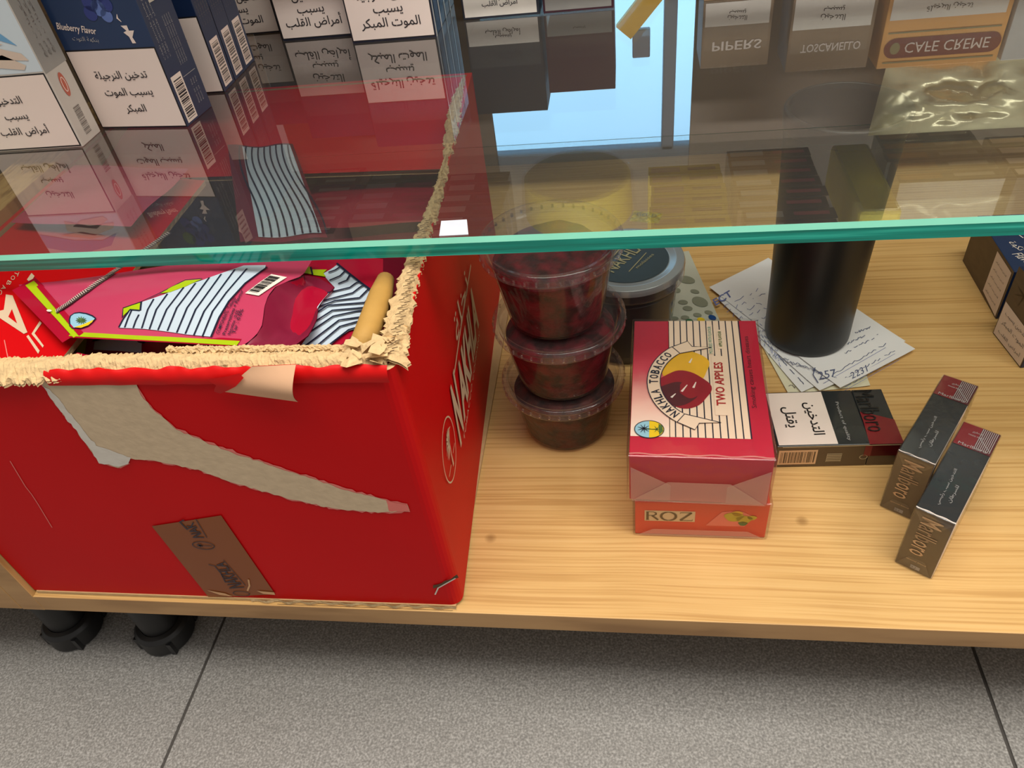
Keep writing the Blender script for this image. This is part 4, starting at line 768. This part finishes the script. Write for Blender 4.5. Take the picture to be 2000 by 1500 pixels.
# cigarette packs
PW, PT, PL = .0573, .0227, .088
CG = 'black and red cigarette packs'
def lid_seam(t, parts): pass
def lying(b, F):
    T = F['top']; b.rect(T, .0015, .0012, .0415, PW - .0024, 'label_cream', .0002)
    b.text(T, '\u0627\u0644\u062a\u062f\u062e\u064a\u0646', .031, .0275, .034, .0105, 'black_ink', .0005, .01, 0, -math.pi / 2); b.text(T, '\u064a\u0642\u062a\u0644', .0145, .0295, .0215, .011, 'black_ink', .0005, .01, 0, -math.pi / 2)
    b.text(T, 'Product of quality', .0515, .024, .04, .003, 'silver_ink', .0005, 0, 0, -math.pi / 2)
    b.poly(T, [(.0645, 0), (PL, 0), (PL, .024), (.079, .028), (.0665, .033)], 'cig_red', .00018)
    f = F['front']; b.rect(f, .062, .0105, PL - .063, PT - .0115, 'cig_red', .0002); b.barcode(f, .002, .003, .0275, .0155, 'cig_brown', 'cig_letter', True, 4)
    b.rect(f, .0365, .005, .0105, .009, 'cig_gold_line', .0002)
    for k in range(5): b.line(f, [(.0367, .0058 + k * .0018), (.0468, .0058 + k * .0018)], .0007, 'cig_brown', .0004)
    b.ring(f, .0625, .0095, .0026, .0022, .0005, 'cig_gold_line'); b.line(f, [(.004, PT - .0006), (PL - .002, PT - .0006)], .0007, 'cig_gold_line', .0004)
t, fr = carton('cigarette_pack', 'black cigarette pack lying flat with cream Arabic warning, right of the striped box', 'cigarette pack', (.4293, .1304, .0003), .0412, (PL * .745, PW, PT), dict(front='cig_brown'), 'cig_black', None, CG)
# rebuild the body with its prints across body and lid
bpy.data.objects.remove(t.children[0]); b = MB(); b.box(0, PL * .745, 0, PW, 0, PT, 'cig_black', dict(front='cig_brown'), bevel=.0006)
F = dict(top=Frame((0, 0, PT), (1, 0, 0), (0, 1, 0)), front=Frame((0, 0, 0), (1, 0, 0), (0, 0, 1))); lying(b, F); b.build('pack_body', t)
b = MB(); b.box(PL * .745 + .0002, PL, 0, PW, 0, PT, 'cig_black', dict(front='cig_brown', right='cig_brown'), bevel=.0006)
b.rect(F['front'], PL * .76, .0105, PL * .23, PT - .0115, 'cig_red', .0002); b.poly(F['top'], [(PL * .75, .0005), (PL - .0008, .0005), (PL - .0008, .024), (.079, .028), (PL * .75, .033)], 'cig_red', .0002)
b.text(F['top'], 'Marlboro', .0735, .034, .044, .0135, 'cig_dark', .0007, .0, 0, -math.pi / 2); b.build('flip_top_lid', t)
def stand_prints(b, F, lid):
    T, f = F['top'], F['front']; W = PL
    b.rect(T, .0004, .065, .0115, W - .0655, 'cig_red', .0002); b.rect(T, .0119, .065, PT - .0123, W - .0655, 'cig_maroon', .0002)
    for k in range(9): x = .0125 + k * .0011; b.line(T, [(x, .0665), (x, W - .001)], .0004, 'silver_ink', .0004)
    b.text(T, 'قطع', .0105, .081, .006, .0022, 'silver_ink', .0005); b.text(T, 'MADE IN EU', .0105, .0775, .009, .0013, 'silver_ink', .0005); b.text(T, 'Marlboro', .0115, .067, .017, .0026, 'silver_ink', .0005)
    b.line(T, [(.012, .078), (PT - .001, .068)], .0003, 'silver_ink', .0005)
    b.text(T, 'التدخين سبب رئيسي', .0095, .026, .034, .0028, 'silver_ink', .0005, .0, 0, math.pi / 2); b.text(T, 'للسرطان', .0145, .022, .016, .0026, 'silver_ink', .0005, 0, 0, math.pi / 2)
    b.line(T, [(k * PT / 12, .0006 + .0003 * math.sin(k * 5)) for k in range(13)], .0008, 'label_cream', .0005)
    b.text(f, 'Marlboro', PT * .5, PW * .6, .0365, .0125, 'cig_letter', .0005, .003, 0, -math.pi / 2)
    b.rect(f, PT * .4, .002, .0058, .0032, 'silver_ink', .0003); b.text(f, 'EU', PT * .46, .0036, .004, .002, 'cig_brown', .0006); b.text(f, 'special blend', PT * .5, .0095, .012, .0016, 'cig_letter', .0004)
def stand(loc, rz, label):
    t = thing('cigarette_pack', label, 'cigarette pack', loc, rz, CG); F = dict(front=Frame((0, 0, 0), (1, 0, 0), (0, 0, 1)), top=Frame((0, 0, PW), (1, 0, 0), (0, 1, 0)))
    b = MB(); b.box(0, PT, 0, PL * .74, 0, PW, 'cig_black', dict(front='cig_brown', right='label_cream', top='cig_black'), bevel=.0005); stand_prints(b, F, 0); b.build('pack_body', t)
    b = MB(); b.box(0, PT, PL * .74 + .0002, PL, 0, PW, 'cig_maroon', dict(right='cig_black'), bevel=.0005); b.build('flip_top_lid', t)
    b = MB(); g = .0005; b.box(-g, PT + g, -g, PL + g, 0, PW + g, 'cellophane', bevel=.0009); f = F['front']
    b.poly(f, [(.0005, .0008), (PT - .0005, .0008), (PT * .72, .013), (PT * .28, .013)], 'cellophane', .0011); b.poly(f, [(.0005, PW - .001), (PT - .0005, PW - .001), (PT * .72, PW - .011), (PT * .28, PW - .011)], 'cellophane', .0011); b.build('cellophane_wrap', t)
    return t
stand((.4952, .0492, .0003), -.5909, 'wrapped black and red cigarette pack on its side, nearest the board front edge')
stand((.4965, .0956, .0003), -.5837, 'wrapped black and red cigarette pack touching the flat pack, behind the nearest one')
# two packs at the right picture edge
def rb1(b, F):
    l = F['left']; W, H = .09, .049
    b.rect(l, .0, .0, W, H, 'kraft_brown', .0001); b.poly(l, [(W - .036, .004), (W - .002, .001), (W - .003, H - .003), (W - .036, H - .003)], 'label_cream', .0003)
    for k in range(5): b.text(l, 'التدخين يسبب أمراض', W - .02 - .0001, .009 + k * .0075, .024, .003, 'ink_grey', .0005, 0, 0, .0)
    T = F['top']; b.text(T, 'Flavor', .014, .018, .02, .008, 'white_print', .0004, 0, .3, -1.2); b.text(T, 'نكهة', .014, .038, .014, .008, 'white_print', .0004, 0, 0, -1.2); b.line(T, [(.004, .06), (.012, .055), (.02, .062), (.024, .05)], .001, 'white_print', .0004)
carton('boxed_pack', 'dark blue boxed pack with brown side at the right picture edge under the glass', 'box', (.639, .303, .0003), .0, (.06, .09, .049), dict(front='blue_deep', top='blue_pack'), 'blue_deep', rb1)
def rb2(b, F):
    l = F['left']; W, H = .046, .068; b.rect(l, 0, 0, W, H, 'kraft_brown', .0001); b.poly(l, [(.001, .001), (W - .001, .001), (W - .001, .031), (.001, .034)], 'label_cream', .0003)
    for k, s_ in enumerate(('التدخين يسبب', 'الموت المبكر', 'أمراض القلب')): b.text(l, s_, W * .5, .026 - .009 * k, .034, .005, 'ink_grey', .0005)
    for k in range(24): a = k * .9; b.line(l, [(W * .4, .052), (W * .4 + .012 * math.cos(a), .05 + .009 * math.sin(a))], [.0012, .0003], 'cig_brown', .0004)
carton('boxed_pack', 'brown boxed pack with cream warning, cut by the right picture edge in front', 'box', (.6365, .2385, .0003), .13, (.05, .046, .068), dict(front='blue_deep'), 'blue_deep', rb2)
# ------------------------------------------------------------------ boxes standing on the glass shelf
def warn(b, f, x, y, w, h, lines, off=.0003, frame='black_ink', lab='label_cream', sc=1.0, ink='ink_dark'):
    if frame: b.rect(f, x - .001, y - .001, w + .002, h + .002, frame, off - .0001)
    b.rect(f, x, y, w, h, lab, off); n = len(lines)
    for i, s_ in enumerate(lines):
        text_shape(s_, .008); ew, eh, em = EM[(s_, .008, 0.)]; k = min(h * .2 * sc, w * .88 / ew); b.text(f, s_, x + w * .5, y + h * (.68 - i * .22) + em * k, ew * k, eh * k, ink, off + .0003, .008)
L1 = ['التدخين', 'يسبب', 'أمراض القلب']; L2 = ['تدخين النرجيلة', 'يسبب الموت', 'المبكر']; L3 = ['تدخين النرجيلة', 'يسبب', 'الموت المبكر']
def glass_pack(label, loc, rz, dims, mats, base, lab, art=None, side=None, group=None):
    t, fr = carton('boxed_pack', label, 'box', loc, rz, dims, mats, base, lambda b, F: (art(b, F) if art else None, side(b, F) if side else None), group)
    b = MB(); warn(b, fr['front'], *lab); b.build('warning_label', t); return t, fr
def artA(b, F):
    f = F['front']; b.rect(f, .001, .056, .078, .05, 'pack_sky', .0001); b.poly(f, [(.001, .085), (.03, .092), (.06, .085), (.07, .074), (.055, .08), (.03, .079), (.001, .072)], 'swoosh_blue', .0003)
    b.text(f, 'PREMIUM', .035, .1, .05, .006, 'swoosh_blue', .0003)
    for p in ([(.028, .07), (.05, .075), (.07, .069), (.073, .064), (.05, .066), (.03, .061)], [(.035, .066), (.055, .069), (.069, .061), (.066, .058), (.045, .061)], [(.02, .074), (.045, .078), (.06, .076), (.04, .071)]): b.poly(f, p, 'skin_print', .0004)
def sideA(b, F):
    r_ = F['right']; b.rect(r_, .0, .054, .027, .056, 'pack_grey', .0001); b.ell(r_, .0125, .042, .0035, .0085, 'logo_red', .0003); b.ring(r_, .0125, .042, .002, .005, .0006, 'label_cream', .0004)
    b.barcode(r_, .008, .004, .01, .024, 'ink_grey', None, False, 5)
    for k in range(3): b.text(r_, 'مكونات تبغ', .009 + k * .005, .082, .04, .0035, 'ink_grey', .0003, 0, 0, math.pi / 2)
glass_pack('silver grey boxed pack with hand picture, nearest the front at far left on the glass', (-.158, .2365, GZ), 0, (.08, .0265, .115), {}, 'pack_silver', (.0015, .002, .0765, .052, L1, .0003, 'black_ink', 'label_cream', .72), artA, sideA)
def artB(b, F):
    f = F['front']
    for x, y, r_, m in ((.033, .098, .006, 'leaf'), (.039, .09, .006, 'berry'), (.046, .095, .006, 'berry'), (.044, .086, .0055, 'berry_light'), (.036, .083, .005, 'berry'), (.051, .088, .005, 'berry'), (.048, .081, .0045, 'berry_light'), (.041, .1, .0055, 'berry'), (.053, .097, .0045, 'berry')): b.ell(f, x, y, r_, r_, m, .0003, 20)
    b.text(f, 'Blueberry Flavor', .0185, .073, .031, .0062, 'label_cream', .0003, .01, .25, -.16); b.text(f, 'بنكهة التوت', .022, .066, .021, .004, 'silver_ink', .0003, 0, 0, -.1)
    b.poly(f, [(.0555, .074), (.0605, .074), (.0605, .0705), (.0645, .0705), (.061, .066), (.062, .062), (.059, .062), (.0585, .0665), (.0555, .0695), (.0585, .0705)], 'label_cream', .0003); b.line(f, [(.0565, .0815), (.0555, .079), (.0575, .0765)], [.0004, .0014, .0005], 'label_cream', .0003)
def sideB(b, F):
    r_ = F['right']; b.barcode(r_, .0025, .002, .0135, .034, 'ink_dark', 'label_cream', False, 6)
    for k in range(4): b.text(r_, 'Ingredients tobacco molasses glycerin', .02 + k * .0028, .056, .034, .0016, 'silver_ink', .0003, 0, 0, math.pi / 2)
    for k in range(3): b.text(r_, 'تبغ معسل جليسرين نكهات', .005 + k * .0036, .07, .044, .0026, 'silver_ink', .0003, 0, 0, math.pi / 2)
    for k in range(3): b.text(r_, 'Batch 20 - Exp', .024 + k * .0032, .018, .018, .0016, 'silver_ink', .0003, 0, 0, math.pi / 2)
    b.line(r_, [(.017, .031), (.034, .031)], .0004, 'silver_ink')
tB, _ = glass_pack('dark blue blueberry boxed pack, front face fully in view on the glass', (-.079, .2678, GZ), -.105, (.0755, .0375, .115), dict(right='blue_side'), 'blue_pack', (.001, .0015, .0735, .0565, L2, .0003, 'black_ink', 'label_cream', .68), artB, sideB)
b = MB(); F = Frame((.0755, 0, 0), (0, 1, 0), (0, 0, 1)); b.poly(F, [(.012, .084), (.025, .084), (.024, .112), (.012, .11)], 'pack_silver', .0004)
for k in range(5): b.line(F, [(.0135, .088 + k * .0045), (.0225, .088 + k * .0045)], .0012, 'ink_grey', .0007)
b.poly(F, [(.009, .096), (.012, .092), (.012, .1)], 'white_print', .0006); b.build('tax_stamp', tB)
def sideC(b, F):
    r_ = F['right']; b.barcode(r_, .004, .003, .0145, .036, 'ink_grey', 'label_cream', False, 8)
    for k in range(5): b.text(r_, 'تبغ معسل نكهات', .004 + k * .004, .075, .05, .0022, 'ink_grey', .0003, 0, 0, math.pi / 2)
PB = 'blue boxed packs in the row behind the blueberry pack'
tC, _ = glass_pack('blue boxed pack first behind the blueberry pack, cream front strip showing', (-.0745, .3247, GZ), -.01, (.0745, .0228, .115), dict(right='blue_side'), 'blue_deep', (.001, .0015, .0725, .0565, L2, .0003, 'black_ink', 'label_cream', .68), None, sideC, PB)
dup(tC, (-.0745, .3482, GZ), -.005, 'blue boxed pack second behind the blueberry pack, barcode side in view'); dup(tC, (-.0745, .3717, GZ), -.01, 'blue boxed pack third behind the blueberry pack, hindmost barcode side in view')
PN = 'navy boxed packs at the back of the glass'
glass_pack('shaded pack far back on the glass whose label shows right of the barcode row', (-.074, .466, GZ), 0, (.073, .03, .09), {}, 'blue_deep', (.001, .0015, .071, .045, L3), None, None, PN)
glass_pack('navy edged pack with a three line label, between two labelled packs at top of picture', (.0105, .4395, GZ), -.01, (.069, .03, .095), {}, 'blue_deep', (.0015, .002, .066, .05, L1), None, None, PN)
def sideR(b, F):
    r_ = F['right']; b.rect(r_, .0, 0, .004, .09, 'pack_silver', .0002); b.rect(r_, .007, .01, .012, .07, 'blue_side', .0002)
tR, _ = glass_pack('rightmost and brightest labelled navy pack at top of picture on the glass', (.0835, .4178, GZ), -.01, (.0765, .0225, .098), {}, 'blue_deep', (.0015, .002, .0735, .052, L3), None, sideR, PN)
for i, s_ in enumerate(('first', 'second', 'third')): dup(tR, (.0835, .4411 + i * .0232, GZ), 0, 'navy pack %s in the row behind the brightest labelled pack' % s_)
MR = 'packs seen only as reflections in the glass shelf'
def mirror_pack(label, x0, x1, y, d, h, base, lab, art=None):
    return carton('boxed_pack', label, 'box', (x0, y, GZ), 0, (x1 - x0, d, h), {}, base, lambda b, F: (warn(b, F['front'], *lab) if lab else None, art(b, F) if art else None), MR)
mirror_pack('dark grey pack with pale label mirrored in the glass left of the bright window', .178, .2475, .455, .06, .088, 'dark_pack', (.002, .002, .065, .0215, L1[1:], .0003, None, 'pale_label', 1.4))
mirror_pack('maroon pack mirrored in the glass directly against the bright window', .2505, .3125, .455, .06, .0715, 'maroon_pack', (.002, .002, .058, .018, ['يسبب'], .0003, None, 'pack_grey', 1.2))
def bw(word, m, y, h, w, fnt=.01):
    return lambda b, F: b.text(F['front'], word, w * .52, y, w * .72, h, m, .0004, fnt)
mirror_pack('brown cigarillo pack mirrored in the glass directly right of the bright window', .389, .4475, .452, .05, .0575, 'cigarillo_brown', (.002, .002, .054, .0195, L1[:2], .0003, None, 'pale_label', 1.4), bw('PIPERS', 'label_cream', .0385, .008, .0585))
mirror_pack('brown cigarillo pack mirrored in the glass between another brown and a tan pack', .4635, .5325, .452, .05, .066, 'cigarillo_brown', (.002, .002, .064, .028, L1[:2], .0003, None, 'pale_label', 1.2), bw('TOSCANELLO', 'label_cream', .046, .007, .069))
def cafe(b, F):
    f = F['front']; n = 30; pts = [(.012 + .009 * math.cos(a), .0515 + .0085 * math.sin(a)) for a in [math.pi / 2 + math.pi * k / n for k in range(n + 1)]] + [(.088 + .009 * math.cos(a), .0515 + .0085 * math.sin(a)) for a in [-math.pi / 2 + math.pi * k / n for k in range(n + 1)]]
    b.poly(f, pts, 'cigarillo_oval', .0003); b.text(f, 'CAFE CREME', .054, .0515, .068, .0088, 'label_cream', .0006, .0); b.ell(f, .012, .0515, .004, .005, 'gold_ink', .0006)
    b.line(f, [(.004, .0385), (.094, .0385)], .0012, 'gold_ink', .0004); b.line(f, [(.004, .0635), (.094, .0635)], .0012, 'gold_ink', .0004)
mirror_pack('tan cigarillo pack with dark red oval mirrored at top right of the glass', .5415, .6395, .452, .05, .0685, 'cigarillo_tan', (.003, .002, .091, .026, L3[:2], .0003, None, 'pale_label', 1.2), cafe)
mirror_pack('grey pack right of the tan cigarillo pack, mirrored at the picture edge', .643, .72, .452, .05, .0685, 'grey_pack', None)
# crumpled gold foil bag behind the cigarillo packs
b = MB()
def foil(s_):
    def fn(u, v):
        x = .555 + .155 * u; z = GZ + .0695 + .075 * v; n_ = nz(u * 7 + s_, v * 5, 1) + .5 * nz(u * 15, v * 11, s_)
        return V((x, .468 + .012 * v + s_ * .016 * math.sin(math.pi * u) ** .6 * math.sin(math.pi * v) ** .6 + .014 * n_ * math.sin(math.pi * u) * math.sin(math.pi * v), z + .004 * n_ * math.sin(math.pi * v)))
    return fn
b.grid(foil(-1), 34, 26, 'foil_gold'); b.grid(foil(1), 34, 26, 'foil_gold', True); o = b.build('foil_bag', None, (.63, .468, GZ + .0695), smooth=True); tag(o, 'crumpled gold foil bag mirrored at the upper right of the glass', 'bag')
# small price tag lying on the glass
b = MB(); p = [onz(*q, GZ) for q in ((858, 462), (915, 459), (912, 430), (862, 433))]; O = sum(p, V()) / 4
b.raw([q + V((0, 0, .0002)) for q in p] + [q + V((0, 0, .0005)) for q in p], [(3, 2, 1, 0), (4, 5, 6, 7), (0, 1, 5, 4), (1, 2, 6, 5), (2, 3, 7, 6), (3, 0, 4, 7)], 'tag_white'); tag(b.build('paper_tag', None, O), 'small white paper tag on the glass front edge above the torn carton side', 'tag')
# ------------------------------------------------------------------ packs on the upper glass shelf, seen mirrored from below
UT = UZ + .01; UG = 'packs on the upper shelf mirrored as streaks in the glass'
def upper(x0, x1, y0, n, dy, m, where, h=.09):
    b = MB(); t = None
    for i in range(n):
        lab = '%s pack in the upper shelf row mirrored %s' % (m[1], where)
        if t is None:
            t = thing('boxed_pack', lab, 'box', (x0, y0, UT), 0, UG + ' ' + where); b.box(0, x1 - x0, 0, dy - .0012, 0, h, m[0], bevel=.0006); F = Frame((0, dy - .0012, 0), (1, 0, 0), (0, -1, 0)); b.rect(F, .003, .004, (x1 - x0) * .4, dy * .5, m[2], .0003); b.rect(F, (x1 - x0) * .55, .006, (x1 - x0) * .38, dy * .3, m[3], .0003); b.build('carton', t)
        else: dup(t, (x0 + random.uniform(-.002, .002), y0 + i * dy, UT), 0, lab)
upper(-.075, .02, .40, 7, .021, ('pink_pack', 'pink', 'brown_pack', 'label_cream'), 'over the far left')
upper(.03, .115, .42, 5, .022, ('brown_pack', 'brown', 'grey_pack', 'pink_pack'), 'over the open carton')
upper(.125, .195, .38, 6, .023, ('dark_pack', 'dark grey', 'grey_pack', 'blue_side'), 'over the stacked tubs')
upper(.345, .42, .385, 6, .021, ('tub_yellow', 'yellow', 'brown_pack', 'kraft_brown'), 'over the papers')
upper(.43, .515, .37, 8, .021, ('brown_pack', 'tan', 'grey_pack', 'pink_pack'), 'over the black cylinder')
upper(.585, .68, .45, 5, .022, ('pack_grey', 'grey', 'brown_pack', 'pack_silver'), 'over the right end')
upper(.69, .77, .45, 4, .022, ('dark_pack', 'black', 'label_cream', 'grey_pack'), 'past the grey row')
t = thing('round_tub', 'round yellow tub on the upper shelf mirrored as an arc behind the stacked tubs', 'tub', (.268, .505, UT)); b = MB(); b.lathe([(0, .0015), (.055, .0015), (.058, .004), (.06, .045), (0, .045)], 'tub_yellow', 48); b.build('contents', t, smooth=True)
b = MB(); b.lathe([(0, .0002), (.058, .0002), (.0605, .003), (.065, .05), (.067, .052)], 'clear_plastic', 48); b.build('tub_wall', t, smooth=True)
b = MB(); b.box(.538, .576, .40, .54, UT, UT + .05, 'tub_yellow', bevel=.004); tag(b.build('yellow_packet', None, (.557, .47, UT)), 'narrow yellow packet on the upper shelf mirrored right of the black cylinder', 'packet')
# yellow strap and grey switch by the window
b = MB(); F = Frame((0, YW - .02, 0), (1, 0, 0), (0, 0, 1)); a, c = V((.315, 0, .63)), V((.43, 0, .5)); d = (c - a).normalized(); n_ = V((-d.z, 0, d.x)) * .022
q = [a + n_, a - n_, c - n_, c + n_]
b.raw([p + V((0, YW - .03, 0)) for p in q] + [p + V((0, YW - .012, 0)) for p in q], [(0, 1, 2, 3), (7, 6, 5, 4), (0, 4, 5, 1), (1, 5, 6, 2), (2, 6, 7, 3), (3, 7, 4, 0)], 'strap_yellow'); tag(b.build('yellow_strap', None, (.37, YW - .012, .56)), 'yellow diagonal strap across the window, mirrored at the top of the glass', 'strap')
b = MB(); b.box(.335, .376, YW + .002, YW + .018, .635, .7, 'switch_grey', bevel=.003); tag(b.build('wall_plate', None, (.355, YW + .018, .667)), 'small grey square plate on the window, mirrored below the yellow strap', 'plate')
